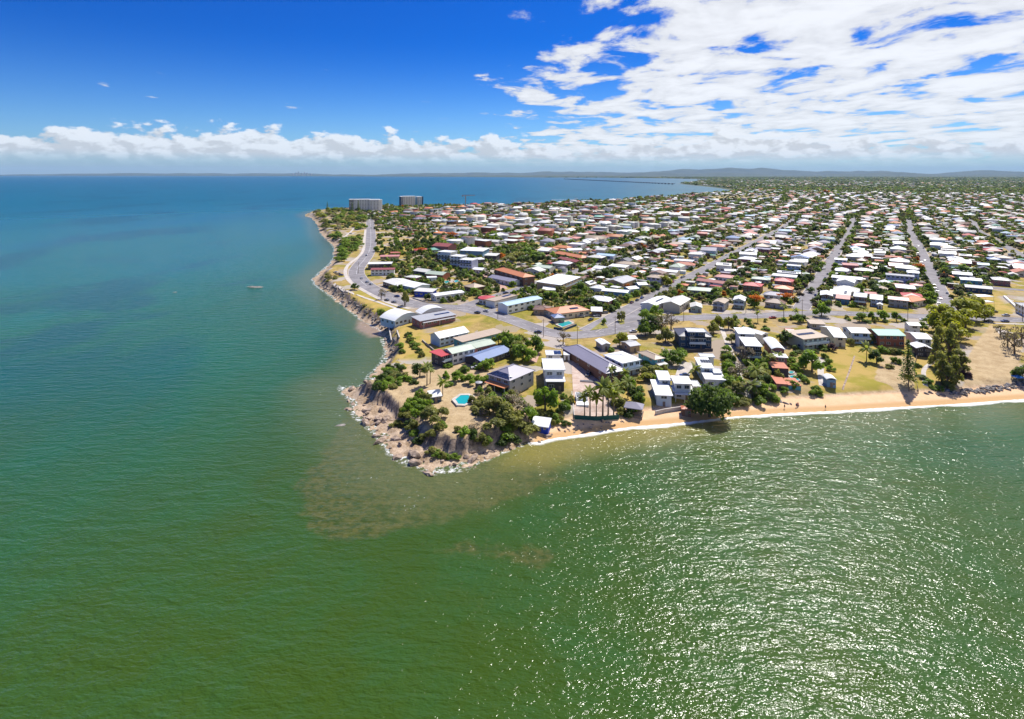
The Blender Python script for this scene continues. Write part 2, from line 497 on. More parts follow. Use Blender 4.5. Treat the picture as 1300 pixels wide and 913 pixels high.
def poly_sd(x, y, pts):
    """signed distance to a small polygon, positive inside"""
    p = np.array(pts); q = np.roll(p, -1, axis=0)
    best = np.full(x.shape, 1e18)
    for a, b in zip(p, q):
        e = b - a
        t = np.clip(((x - a[0]) * e[0] + (y - a[1]) * e[1]) / (e @ e), 0, 1)
        best = np.minimum(best, (x - a[0] - t * e[0]) ** 2 + (y - a[1] - t * e[1]) ** 2)
    ins = inside(x, y, p[:, 0], p[:, 1], q[:, 0], q[:, 1])
    return np.sqrt(best) * np.where(ins, 1, -1)

# ---- land sheet
lx, ly, lf = polar(150, 62000, 0.0085, -50, 50, 0.22)
ld, lp = shore(lx, ly)
lz = height(lx, ly, ld, lp)
keep = (ld[lf].max(1) > -30)
V = np.stack([lx, ly, lz], 1)
# what covers the ground: 1 bare earth, dry lawn, green lawn are told apart by areas of the photograph
BARE = [[(455, 505), (478, 488), (520, 462), (600, 452), (640, 490), (668, 520), (668, 545), (600, 560), (545, 548), (500, 520)],
        [(1222, 486), (1230, 448), (1258, 412), (1296, 440), (1292, 486)],
        [(1120, 448), (1160, 450), (1160, 490), (1110, 475)]]
LAWN = [[(1030, 480), (1062, 432), (1085, 432), (1160, 436), (1215, 470), (1200, 497), (1062, 497), (1040, 500)],
        [(525, 440), (560, 415), (620, 400), (600, 412), (560, 440), (545, 455)], [(430, 372), (470, 365), (520, 392), (470, 405), (440, 385)],
        [(920, 512), (960, 485), (1040, 495), (1050, 505)], [(780, 478), (815, 470), (840, 520), (800, 530)], [(470, 315), (545, 310), (545, 322), (480, 328)],
        [(1205, 388), (1262, 372), (1290, 396), (1250, 402)], [(495, 425), (520, 400), (560, 440), (535, 455), (500, 455)]]
bare = np.zeros(len(lx)); lawn = np.zeros(len(lx))
sel = np.where((ly < 900) & (ld > -5))[0]
for P in BARE:
    bare[sel] = np.maximum(bare[sel], sm(poly_sd(lx[sel], ly[sel], [w0(a, b, PLAT) for a, b in P]) / 5 + .5))
for P in LAWN:
    lawn[sel] = np.maximum(lawn[sel], sm(poly_sd(lx[sel], ly[sel], [w0(a, b, PLAT) for a, b in P]) / 5 + .5))
sandy = sm((4.1 - lp[:, 3]) / .7) * sm((lp[:, 0] + 2.0 - ld) / 3.0)
sandy[ly > 2500] *= 0.6
V, F2, ex = compact(V, lf[keep], [bare, lawn, sandy, ld])
def land_mat():
    m, t, b = new_mat('land')
    geo = nd(t, 'ShaderNodeNewGeometry'); P = geo.outputs['Position']
    A = lambda n: nd(t, 'ShaderNodeAttribute', attribute_name=n).outputs['Fac']
    nA = noise(t, P, 0.035, 5.0, 0.6); nB = noise(t, P, 0.22, 6.0, 0.65); nC = noise(t, P, 1.6, 4.0, 0.6)
    grit = mth(t, 'ADD', mth(t, 'MULTIPLY', nB, 0.6), mth(t, 'MULTIPLY', nC, 0.4))
    dry = mixc(t, sstep(t, grit, 0.36, 0.64), (.30, .205, .065), (.47, .335, .125))
    green = mixc(t, sstep(t, grit, 0.36, 0.64), (.17, .165, .022), (.33, .27, .045))
    grass = mixc(t, sstep(t, nA, 0.42, 0.60), dry, green)
    earth = mixc(t, sstep(t, grit, 0.34, 0.66), (.36, .25, .13), (.54, .41, .24))
    # town lots: yards, drives and bare ground in patches
    vor = nd(t, 'ShaderNodeTexVoronoi', {'Vector': nd(t, 'ShaderNodeVectorMath', {0: P, 1: nd(t, 'ShaderNodeVectorMath', {0: nd(t, 'ShaderNodeTexNoise', {'Vector': P, 'Scale': .09, 'Detail': 3.0}).outputs['Color'], 3: 14.0}, operation='SCALE').outputs[0]}, operation='ADD').outputs[0], 'Scale': 0.085, 'Randomness': 1.0}, feature='F1')
    lot = nd(t, 'ShaderNodeSeparateColor', {0: vor.outputs['Color']})
    town = mixc(t, sstep(t, lot.outputs[0], 0.22, 0.40), (.36, .29, .22), grass)
    town = mixc(t, mth(t, 'MULTIPLY', sstep(t, lot.outputs[1], 0.80, 0.88), 0.8), town, (.44, .39, .35))
    far = mixc(t, sstep(t, noise(t, P, 0.004, 7.0, 0.7), 0.44, 0.60), (.040, .058, .026), (.10, .115, .060))
    dist = nd(t, 'ShaderNodeVectorMath', {0: P}, operation='LENGTH').outputs['Value']
    c = mixc(t, sstep(t, dist, 2200.0, 4200.0), town, far)
    c = mixc(t, A('lawn'), c, mixc(t, sstep(t, noise(t, P, 0.09, 4.0, 0.6), 0.40, 0.62), (.45, .315, .095), (.30, .255, .040)))
    bb = mth(t, 'ADD', A('bare'), mth(t, 'MULTIPLY', mth(t, 'SUBTRACT', nB, 0.5), 0.7))
    c = mixc(t, sstep(t, bb, 0.30, 0.62), c, earth)
    # rock where it is steep
    slope = nd(t, 'ShaderNodeSeparateXYZ', {0: geo.outputs['True Normal']}).outputs[2]
    rockc = mixc(t, sstep(t, grit, 0.35, 0.65), (.085, .062, .052), (.36, .27, .205))
    c = mixc(t, sstep(t, mth(t, 'ADD', slope, mth(t, 'MULTIPLY', mth(t, 'SUBTRACT', nB, 0.5), 0.35)), 0.93, 0.78), c, rockc)
    low = nd(t, 'ShaderNodeSeparateXYZ', {0: P}).outputs[2]
    c = mixc(t, mth(t, 'MULTIPLY', sstep(t, low, 2.4, 1.6), sstep(t, dist, 1800.0, 900.0)), c, mixc(t, sstep(t, grit, 0.38, 0.62), (.28, .19, .11), (.58, .44, .31)))
    wet = sstep(t, low, 0.25, 0.75)
    sand = mixc(t, sstep(t, grit, 0.3, 0.7), (.72, .46, .255), (.82, .56, .34))
    sand = mixc(t, wet, (.58, .36, .17), sand)
    c = mixc(t, A('sandy'), c, sand)
    t.links.new(c, b.inputs['Base Color'])
    b.inputs['Roughness'].default_value = 0.95
    b.inputs['Specular IOR Level'].default_value = 0.15
    bp = nd(t, 'ShaderNodeBump', {'Strength': 0.6, 'Distance': 0.35, 'Height': grit})
    t.links.new(bp.outputs[0], b.inputs['Normal'])
    return m
me = big_mesh('ground', V, F2, land_mat(), smooth=True)
for n_, v_ in zip(('bare', 'lawn', 'sandy', 'inland'), ex): add_attr(me, n_, v_)
tag(ob('ground', me), kind='structure')

# ---- sea
wx, wy, wf = polar(12, 64000, 0.018, -50, 50, 0.30, True)
wd, wp = shore(wx, wy)
REEF = [(384, 655), (378, 625), (400, 585), (425, 555), (440, 520), (425, 492), (470, 500), (500, 560), (560, 598), (640, 582), (690, 575), (720, 610), (640, 640), (560, 660), (480, 680), (420, 690)]
STREAK = [(520, 690), (600, 682), (680, 690), (760, 716), (680, 722), (560, 706)]
SHAL = [(650, 560), (690, 552), (760, 540), (900, 525), (940, 533), (860, 556), (760, 572), (700, 588), (640, 590)]
FLAT = [(455, 405), (484, 415), (490, 428), (470, 428), (452, 418)]
sel = np.where((wy > 20) & (wy < 700))[0]
def att(P, s):
    a = np.zeros(len(wx)); a[sel] = sm(poly_sd(wx[sel], wy[sel], [w0(p, q) for p, q in P]) / s + .5); return a
reef = np.maximum(att(REEF, 16), 0.75 * att(STREAK, 14)); shal = att(SHAL, 16); flat = att(FLAT, 5)
keep = wd[wf].min(1) < 25
V, F2, ex = compact(np.stack([wx, wy, np.zeros_like(wx)], 1), wf[keep], [reef, shal, flat, wd, wp[:, 3]])
def sea_mat():
    m, t, b = new_mat('sea')
    geo = nd(t, 'ShaderNodeNewGeometry'); P = geo.outputs['Position']
    A = lambda n: nd(t, 'ShaderNodeAttribute', attribute_name=n).outputs['Fac']
    s = nd(t, 'ShaderNodeSeparateXYZ', {0: P}); X, Y, _ = s.outputs
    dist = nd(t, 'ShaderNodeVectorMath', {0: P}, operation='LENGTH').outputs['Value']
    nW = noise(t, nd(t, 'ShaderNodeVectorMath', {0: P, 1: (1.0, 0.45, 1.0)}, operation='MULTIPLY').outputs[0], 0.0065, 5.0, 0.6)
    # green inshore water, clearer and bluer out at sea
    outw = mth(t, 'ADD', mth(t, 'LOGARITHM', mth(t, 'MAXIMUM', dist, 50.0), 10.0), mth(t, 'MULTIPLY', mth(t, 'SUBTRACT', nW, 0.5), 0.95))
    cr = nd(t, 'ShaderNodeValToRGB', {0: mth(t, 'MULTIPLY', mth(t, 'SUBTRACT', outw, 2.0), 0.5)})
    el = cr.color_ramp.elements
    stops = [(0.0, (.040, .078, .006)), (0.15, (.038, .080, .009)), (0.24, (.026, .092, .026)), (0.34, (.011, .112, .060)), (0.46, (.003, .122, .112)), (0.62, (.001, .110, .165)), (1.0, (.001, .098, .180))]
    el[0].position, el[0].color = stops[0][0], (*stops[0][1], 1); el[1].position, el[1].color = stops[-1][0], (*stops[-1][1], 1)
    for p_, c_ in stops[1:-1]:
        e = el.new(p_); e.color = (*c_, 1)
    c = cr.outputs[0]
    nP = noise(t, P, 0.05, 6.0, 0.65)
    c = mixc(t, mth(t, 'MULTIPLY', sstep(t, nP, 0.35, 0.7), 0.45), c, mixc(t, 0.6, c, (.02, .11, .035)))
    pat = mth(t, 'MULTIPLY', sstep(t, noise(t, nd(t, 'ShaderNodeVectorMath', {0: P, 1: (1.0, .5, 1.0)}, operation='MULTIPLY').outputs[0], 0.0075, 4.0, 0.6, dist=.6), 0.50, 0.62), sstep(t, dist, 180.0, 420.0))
    c = mixc(t, mth(t, 'MULTIPLY', pat, 0.5), c, (.003, .052, .075))  # dark blue patches tinted into the water colour, standing in for cloud shadow
    rf = sstep(t, mth(t, 'ADD', A('reef'), mth(t, 'MULTIPLY', mth(t, 'SUBTRACT', noise(t, P, 0.10, 6.0, 0.72), 0.5), 1.6)), 0.36, 0.72)
    c = mixc(t, mth(t, 'MULTIPLY', rf, 0.72), c, mixc(t, sstep(t, noise(t, P, 0.35, 6.0, 0.7), 0.38, 0.62), (.046, .066, .012), (.120, .108, .030)))
    c = mixc(t, mth(t, 'MULTIPLY', A('shal'), 0.85), c, (.36, .27, .04))
    sh = A('shore')
    edge = mth(t, 'ADD', sh, mth(t, 'MULTIPLY', mth(t, 'SUBTRACT', noise(t, P, 0.10, 4.0, 0.6), 0.5), 9.0))
    near = sstep(t, dist, 1400.0, 500.0)
    c = mixc(t, mth(t, 'MULTIPLY', sstep(t, edge, -34.0, -4.0), 0.55), c, (.13, .145, .06))
    c = mixc(t, mth(t, 'MULTIPLY', A('flat'), 0.8), c, (.40, .28, .20))
    # foam at the water's edge and over the reef
    nF = noise(t, P, 0.55, 6.0, 0.72); nF2 = noise(t, P, 0.05, 3.0, 0.5)
    fe = mth(t, 'ADD', sh, mth(t, 'MULTIPLY', mth(t, 'SUBTRACT', noise(t, P, 0.06, 3.0, 0.6), 0.5), 5.0))
    bch = sstep(t, A('shore_top'), 5.0, 3.6)
    foam = mth(t, 'MULTIPLY', sstep(t, fe, -2.6, -0.8), sstep(t, mth(t, 'ADD', nF, mth(t, 'MULTIPLY', bch, 0.20)), 0.47, 0.62))
    foam2 = mth(t, 'MULTIPLY', mth(t, 'MULTIPLY', sstep(t, fe, -15.0, -4.0), sstep(t, nF, 0.60, 0.70)), sstep(t, nF2, 0.48, 0.62))
    foam3 = mth(t, 'MULTIPLY', mth(t, 'MULTIPLY', A('reef'), sstep(t, nF, 0.60, 0.70)), sstep(t, nF2, 0.54, 0.66))
    foam = mth(t, 'MAXIMUM', foam, mth(t, 'MAXIMUM', foam2, foam3))
    c = mixc(t, mth(t, 'MULTIPLY', foam, near), c, (.80, .80, .78))
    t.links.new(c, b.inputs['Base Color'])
    t.links.new(mth(t, 'MAXIMUM', mth(t, 'MULTIPLY', mth(t, 'MULTIPLY', foam, near), 0.7), sstep(t, dist, 200.0, 2500.0, 0.14, 0.34)), b.inputs['Roughness'])
    b.inputs['IOR'].default_value = 1.33
    b.inputs['Specular IOR Level'].default_value = 0.28
    # wind waves: short crests lying across the wind, ripples on them
    rot = nd(t, 'ShaderNodeMapping', {'Vector': P, 'Rotation': (0, 0, math.radians(-9)), 'Scale': (0.38, 1.0, 1.0)}).outputs[0]
    rot2 = nd(t, 'ShaderNodeMapping', {'Vector': P, 'Rotation': (0, 0, math.radians(14)), 'Scale': (0.55, 1.0, 1.0)}).outputs[0]
    w1 = noise(t, rot, 0.30, 2.0, 0.5, dist=0.4)
    w2 = noise(t, rot2, 1.0, 2.0, 0.5, dist=0.3)
    w3 = noise(t, rot2, 2.6, 2.0, 0.5)
    hgt = mth(t, 'ADD', mth(t, 'MULTIPLY', w1, 0.62), mth(t, 'ADD', mth(t, 'MULTIPLY', w2, 0.31), mth(t, 'MULTIPLY', w3, 0.12)))
    bp = nd(t, 'ShaderNodeBump', {'Strength': 1.0, 'Distance': 1.0, 'Height': hgt})
    t.links.new(bp.outputs[0], b.inputs['Normal'])
    return m
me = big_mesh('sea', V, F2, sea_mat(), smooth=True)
for n_, v_ in zip(('reef', 'shal', 'flat', 'shore', 'shore_top'), ex): add_attr(me, n_, v_)
tag(ob('sea', me), kind='structure')

# ---- hills along the horizon
M_HILL = ground_paint('hill_forest', (.030, .050, .030), (.070, .085, .050), 0.0012)
def hills(az0, az1, dist, hmax, seed, freq):
    n = 220; V = []; F = []
    for i in range(n + 1):
        a = math.radians(az0 + (az1 - az0) * i / n)
        e = math.sin(math.pi * i / n) ** 0.35 if 0 < i < n else 0.0
        h = hmax * e * max(0.12, 0.5 + 1.5 * float(fbm(np.array([a * freq + seed]), np.array([seed * 1.7]), 5)[0]))
        for k, (dr, f) in enumerate(((-3000, 0.0), (-1700, .28), (-700, .7), (0, 1.0), (900, .75), (3000, 0.0))):
            j = 1 + 0.25 * float(fbm(np.array([a * 60 + k]), np.array([seed + k * 3.1]))[0])
            r = dist + dr
            V.append((r * math.sin(a), r * math.cos(a), 1.0 + h * f * j))
    for i in range(n):
        for k in range(5):
            p = i * 6 + k; F.append((p, p + 6, p + 7, p + 1))
    tag(ob('hills', mesh('hills', V, F, M_HILL, smooth=True)), kind='structure')
hills(-14, 50, 40000, 560, 3.3, 9)
hills(-48, 10, 45000, 260, 8.1, 11)
hills(2, 48, 31000, 230, 5.7, 14)

# ------------------------------------------------------------------ roads
def resample(pts, step):
    out = [pts[0]]
    for a, b in zip(pts[:-1], pts[1:]):
        L = math.hypot(b[0] - a[0], b[1] - a[1]); n = max(1, int(L / step))
        out += [(a[0] + (b[0] - a[0]) * i / n, a[1] + (b[1] - a[1]) * i / n) for i in range(1, n + 1)]
    return out
def smooth_line(pts, it=2):
    for _ in range(it):
        q = [pts[0]]
        for a, b in zip(pts[:-1], pts[1:]):
            q += [(.75 * a[0] + .25 * b[0], .75 * a[1] + .25 * b[1]), (.25 * a[0] + .75 * b[0], .25 * a[1] + .75 * b[1])]
        pts = q + [pts[-1]]
    return pts
def strip(pts, w, up, off=0.0, thick=0.0):
    V = []; F = []
    n = len(pts)
    P = np.array(pts); T = np.gradient(P, axis=0); T /= np.linalg.norm(T, axis=1)[:, None]
    N = np.stack([-T[:, 1], T[:, 0]], 1)
    L = P + N * (off + w / 2); R = P + N * (off - w / 2)
    zl = np.maximum(height(L[:, 0], L[:, 1]), .4); zr = np.maximum(height(R[:, 0], R[:, 1]), .4)
    for i in range(n):
        V += [(L[i, 0], L[i, 1], zl[i] + up), (R[i, 0], R[i, 1], zr[i] + up)]
        if thick: V += [(L[i, 0], L[i, 1], zl[i] + up - thick), (R[i, 0], R[i, 1], zr[i] + up - thick)]
    k = 4 if thick else 2
    for i in range(n - 1):
        a, b = i * k, (i + 1) * k
        F.append((a, a + 1, b + 1, b))
        if thick: F += [(a + 2, a, b, b + 2), (a + 1, a + 3, b + 3, b + 1)]
    return V, F
ROADS = []       # (polyline, width) for keeping houses and trees off
def road(pxs, w, up=0.06, kerbs=True, sm_it=2, world=None, mat=None, name='road'):
    pts = world if world else [G(a, b)[:2] for a, b in pxs]
    pts = resample(smooth_line(pts, sm_it), 5.0)
    V, F = strip(pts, w, up)
    tag(ob(name, mesh(name, V, F, mat or M_ROAD)), kind='structure')
    if kerbs:
        for s in (-1, 1):
            V, F = strip(pts, 0.45, up + .12, s * (w / 2 + .2), .3)
            tag(ob('kerb', mesh('kerb', V, F, M_PATH)), kind='structure')
    ROADS.append((np.array(pts), w)); return pts
PSI = math.radians(33.3)
UX, UY = math.sin(PSI), math.cos(PSI)         # along the long streets
VX, VY = math.cos(PSI), -math.sin(PSI)        # across them
def uv2w(u, v):
    # the streets wander a little further inland
    k = min(1.0, max(0.0, (u - 900) / 900)); k = k * k * (3 - 2 * k)
    dv = 20 * math.sin(u / 210 + v / 160) + 12 * math.sin(u / 83 - v / 70); du = 24 * math.sin(v / 150 + 1.3) + 14 * math.sin(v / 61 + u / 190)
    u, v = u + du * k, v + dv * k
    return (u * UX + v * VX, u * UY + v * VY)
def uvline(u0, u1, v0, v1, n=70):
    return [uv2w(u0 + (u1 - u0) * i / n, v0 + (v1 - v0) * i / n) for i in range(n + 1)]
def w2uv(x, y): return (x * UX + y * UY, x * VX + y * VY)
shore_road = road([(466, 268), (470, 280), (471, 300), (470.5, 316), (464, 328), (455, 338), (451, 347), (459, 359), (480, 372), (508, 382), (532, 388), (562, 390), (594, 391)], 13.5)
main_road = road([(580, 390), (594, 391.5), (622, 397), (652, 407), (690, 421), (722, 427), (760, 422), (806, 413), (840, 406), (867, 404), (917, 402), (973, 401), (1008, 398), (1061, 397.5), (1140, 401), (1186, 402), (1248, 405), (1300, 406.5), (1420, 411)], 11.5, 0.064)
vD, vA, vB, vM = -141.0, -46.0, 35.0, -236.0
STREETS = [(vM, 300, 'motel street'), (vD, 292, 'traffic island street'), (vA, 415, 'flame tree street'), (vB, 440, 'parked cars street')]
for v_, u_, _ in STREETS:
    road(None, 10.0, 0.068, world=uvline(u_, 3600, v_, v_, 110), sm_it=0)
EXTRA_V = [(-331.0, 'apartment blocks street'), (-426.0, 'bay side street'), (-521.0, 'shore road back street'), (-616.0, 'tower street'), (-711.0, 'point street'), (-806.0, 'bay front street'), (-901.0, 'last bay street'), (125.0, 'open field street'), (215.0, 'blue roof street'), (305.0, 'outer right street'), (395.0, 'far right street'), (485.0, 'last right street')]
def EXU(v): return 560 if v > 0 else float(np.interp(-v, [331, 426, 521, 616, 711, 806, 901], [470, 560, 640, 720, 800, 860, 930]))
for v_, _ in EXTRA_V:
    road(None, 9.0, 0.068, world=uvline(EXU(v_), 3600 if v_ > -430 else (1700 if v_ > -700 else 1150), v_, v_, 110), kerbs=False, sm_it=0)
for u_ in (578, 800, 1030, 1300, 1650, 2100, 2700):
    va = vM if u_ < 700 else -430
    road(None, 9.0, 0.072, world=uvline(u_, u_, va, 900, 60), kerbs=False, sm_it=0)
road([(548, 329), (575, 338), (600, 346), (622, 353), (634, 360), (640, 367)], 6.0, 0.05, False, mat=M_BRICKPAVE, name='lane')
# forecourts where streets meet
def patch(name, pxs, mat, up):
    P = [G(a, b) for a, b in pxs]
    tag(ob(name, mesh(name, [(x, y, z + up) for x, y, z in P], [tuple(range(len(P)))], mat)), kind='structure')
patch('road_junction', [(724, 431), (752, 414), (797, 396), (822, 381), (834, 386), (822, 396), (818, 410), (800, 421), (760, 428)], M_ROAD, 0.058)
patch('road_junction', [(572, 392), (590, 385), (612, 378), (640, 371), (652, 366), (660, 370), (632, 383), (628, 399), (600, 399)], M_ROAD, 0.056)
# footpaths
def path(pxs, w, up=0.09, name='footpath', mat=None):
    pts = resample(smooth_line([G(a, b)[:2] for a, b in pxs], 2), 3.0)
    V, F = strip(pts, w, up, 0, .2)
    tag(ob(name, mesh(name, V, F, mat or M_PATH)), kind='structure'); ROADS.append((np.array(pts), w))
path([(464, 292), (462.5, 305), (462, 318), (455, 327), (444, 334), (438, 342), (439, 351), (446, 360), (460, 368), (480, 379), (500, 387), (520, 392)], 3.2)
path([(424, 360), (440, 370), (460, 377), (490, 387), (512, 395)], 2.4)
path([(430, 306), (440, 299), (447, 293), (449, 290)], 3.0)
path([(915, 414), (919, 425), (927, 445), (938, 475), (950, 505)], 2.4)
path([(1266, 416), (1272, 425), (1280, 432)], 2.6)
path([(1250, 410), (1275, 411), (1305, 412)], 2.4)
path([(1045, 458), (1041, 470), (1044, 490)], 2.6)
path([(1186, 459), (1172, 468), (1173, 480), (1175, 490)], 1.8)
path([(1085, 452), (1078, 472), (1070, 495)], .7, mat=M_ROCK)
path([(655, 486), (643, 500)], 2.5, name='driveway'); path([(682, 443), (676, 460)], 4.0, name='driveway', mat=M_BRICKPAVE)
path([(866, 478), (872, 460)], 6.0, name='driveway')
# centre lines
def dashes(pts, up, dash=3.0, gap=6.0, w=.22, solid=False):
    pts = resample(pts, 1.5 if not solid else 3.0); V = []; F = []
    per = int((dash + gap) / 1.5); on = int(dash / 1.5)
    for i in range(len(pts) - 1):
        if not solid and i % per >= on: continue
        (a, b), (c, d) = pts[i], pts[i + 1]
        L = math.hypot(c - a, d - b) or 1; nx, ny = -(d - b) / L * w / 2, (c - a) / L * w / 2
        k = len(V); z = gz(a, b) + up; z2 = gz(c, d) + up
        V += [(a + nx, b + ny, z), (a - nx, b - ny, z), (c - nx, d - ny, z2), (c + nx, d + ny, z2)]; F.append((k, k + 1, k + 2, k + 3))
    tag(ob('road_marking', mesh('road_marking', V, F, M_WHITE)), kind='structure')
dashes(shore_road[:260], .074, solid=True); dashes(main_road, .078)
# grass traffic islands at the junction
M_ISL = ground_paint('island_grass', (.17, .18, .035), (.34, .29, .09), 0.4)
for lab, P in (('triangular grass traffic island with a small shrub at the junction', [(749, 420), (766, 407), (772, 416.5)]),
               ('narrow grass traffic island with a tree in the side street mouth', [(784, 407), (792, 405), (793, 411), (788, 412.5), (784.5, 409)]),
               ('grass corner wedge beside the round red roof', [(604, 388), (610, 380), (622, 392), (617, 393)])):
    Q = [G(a, b) for a, b in P]; n = len(Q)
    vs = [(x, y, z + .2) for x, y, z in Q] + [(x, y, z) for x, y, z in Q]
    tag(ob('traffic_island', mesh('traffic_island', vs, [tuple(range(n))] + [(i, n + i, n + (i + 1) % n, (i + 1) % n) for i in range(n)], M_ISL)), lab, 'traffic island')

# ------------------------------------------------------------------ houses
def win_mesh():
    b = MB(); t = .08
    o = [(-.5, 0), (.5, 0), (.5, 1), (-.5, 1)]; i = [(-.44, .06), (.44, .06), (.44, .94), (-.44, .94)]
    vs = [(x, -t, z) for x, z in o] + [(x, -t, z) for x, z in i] + [(x, -t * .3, z) for x, z in i] + [(x, .05, z) for x, z in o]
    fs = []
    for k in range(4):
        n = (k + 1) % 4
        fs += [(k, n, 4 + n, 4 + k), (4 + k, 4 + n, 8 + n, 8 + k), (n, k, 12 + k, 12 + n)]
    b.add(vs, fs, 0); b.add([vs[8 + k] for k in range(4)], [(0, 1, 2, 3)], 1)
    b.box(-.025, .025, -t * .8, 0, .06, .94, 0)
    return b.mesh('window', [M_FRAME, M_PANE])
WIN = win_mesh()
DOORM = MB().box(-.5, .5, -.07, .05, 0, 1).box(-.42, .42, -.1, -.07, .06, .94).mesh('door', [paint('door_paint', (.20, .16, .13), .6, .5)])
PANEL = {}

def roof_build(kind, w, d, pitch):
    """roof solid over a w x d outline, z = 0 at the eave; also the height of its top surface"""
    b = MB(); t = .28; hw, hd = w / 2, d / 2
    if kind in 'gG':
        L = hd if kind == 'g' else hw
        r = pitch * L
        prof = [(-L, 0), (0, r), (L, 0), (L, -t), (0, r - t), (-L, -t)]
        n = 6; ax = 'x' if kind == 'g' else 'y'; e = hw if kind == 'g' else hd
        if ax == 'x': vs = [(-e, p, z) for p, z in prof] + [(e, p, z) for p, z in prof]
        else: vs = [(p, -e, z) for p, z in prof] + [(p, e, z) for p, z in prof]
        fs = [(i, (i + 1) % n, n + (i + 1) % n, n + i) for i in range(n)] + [(0, 5, 4, 1), (1, 4, 3, 2), (6, 7, 10, 11), (7, 8, 9, 10)]
        b.add(vs, fs)
        b2 = MB()
        if ax == 'x': b2.box(-e, e, -.15, .15, r - .05, r + .06)
        else: b2.box(-.15, .15, -e, e, r - .05, r + .06)
        f = (lambda x, y: pitch * (L - abs(y))) if kind == 'g' else (lambda x, y: pitch * (L - abs(x)))
        return b, f, r, b2
    if kind == 'h':
        s = min(hw, hd); r = pitch * s
        rx, ry = max(hw - s, .01), max(hd - s, .01)
        if hw >= hd: rd = [(-rx, 0, r), (rx, 0, r)]
        else: rd = [(0, -ry, r), (0, ry, r)]
        vs = [(-hw, -hd, 0), (hw, -hd, 0), (hw, hd, 0), (-hw, hd, 0)] + rd + [(-hw, -hd, -t), (hw, -hd, -t), (hw, hd, -t), (-hw, hd, -t)]
        if hw >= hd: top = [(0, 1, 5, 4), (1, 2, 5), (2, 3, 4, 5), (3, 0, 4)]
        else: top = [(0, 1, 4), (1, 2, 5, 4), (2, 3, 5), (3, 0, 4, 5)]
        b.add(vs, top + [(6, 7, 1, 0), (7, 8, 2, 1), (8, 9, 3, 2), (9, 6, 0, 3), (9, 8, 7, 6)])
        b2 = MB()
        for c, k in ((0, 4), (1, 5 if hw >= hd else 4), (2, 5), (3, 4 if hw >= hd else 5)):
            p, q = Vector(vs[c]), Vector(vs[k]); b2.tube([p + Vector((0, 0, .02)), q + Vector((0, 0, .04))], [.14, .14], 5)
        b2.tube([Vector(rd[0]) + Vector((0, 0, .03)), Vector(rd[1]) + Vector((0, 0, .03))], [.14, .14], 5)
        return b, (lambda x, y: pitch * max(0, min(hw - abs(x), hd - abs(y)))), r, b2
    if kind == 's':                                   # single slope down to the front
        r = pitch * d
        b.extr([(-hd, 0), (hd, r), (hd, r - t), (-hd, -t)], 'x', -hw, hw)
        return b, (lambda x, y: pitch * (y + hd)), r, None
    if kind == 'b':                                   # barrel vault, arch seen from the front
        r = .16 * w; n = 12
        up = [(-hw + w * i / n, r * (1 - (2 * i / n - 1) ** 2)) for i in range(n + 1)]
        lo = [(x * .98, z - t) for x, z in reversed(up)]
        m = len(up); vs = []
        for y in (-hd, hd): vs += [(x, y, z) for x, z in up] + [(x, y, z) for x, z in lo]
        q = 2 * m; fs = [(i, (i + 1) % q, q + (i + 1) % q, q + i) for i in range(q)]
        fs += [(i + 1, i, q - 1 - i, q - 2 - i) for i in range(m - 1)] + [(q + i, q + i + 1, 2 * q - 2 - i, 2 * q - 1 - i) for i in range(m - 1)]
        b.add(vs, fs)
        return b, (lambda x, y: r * (1 - (x / hw) ** 2)), r, None
    # flat with a low upstand
    b.box(-hw, hw, -hd, hd, -t, 0)
    e = .2
    b.box(-hw, hw, -hd, -hd + e, 0, .22).box(-hw, hw, hd - e, hd, 0, .22).box(-hw, -hw + e, -hd + e, hd - e, 0, .22).box(hw - e, hw, -hd + e, hd - e, 0, .22)
    return b, (lambda x, y: .02), 0.0, None

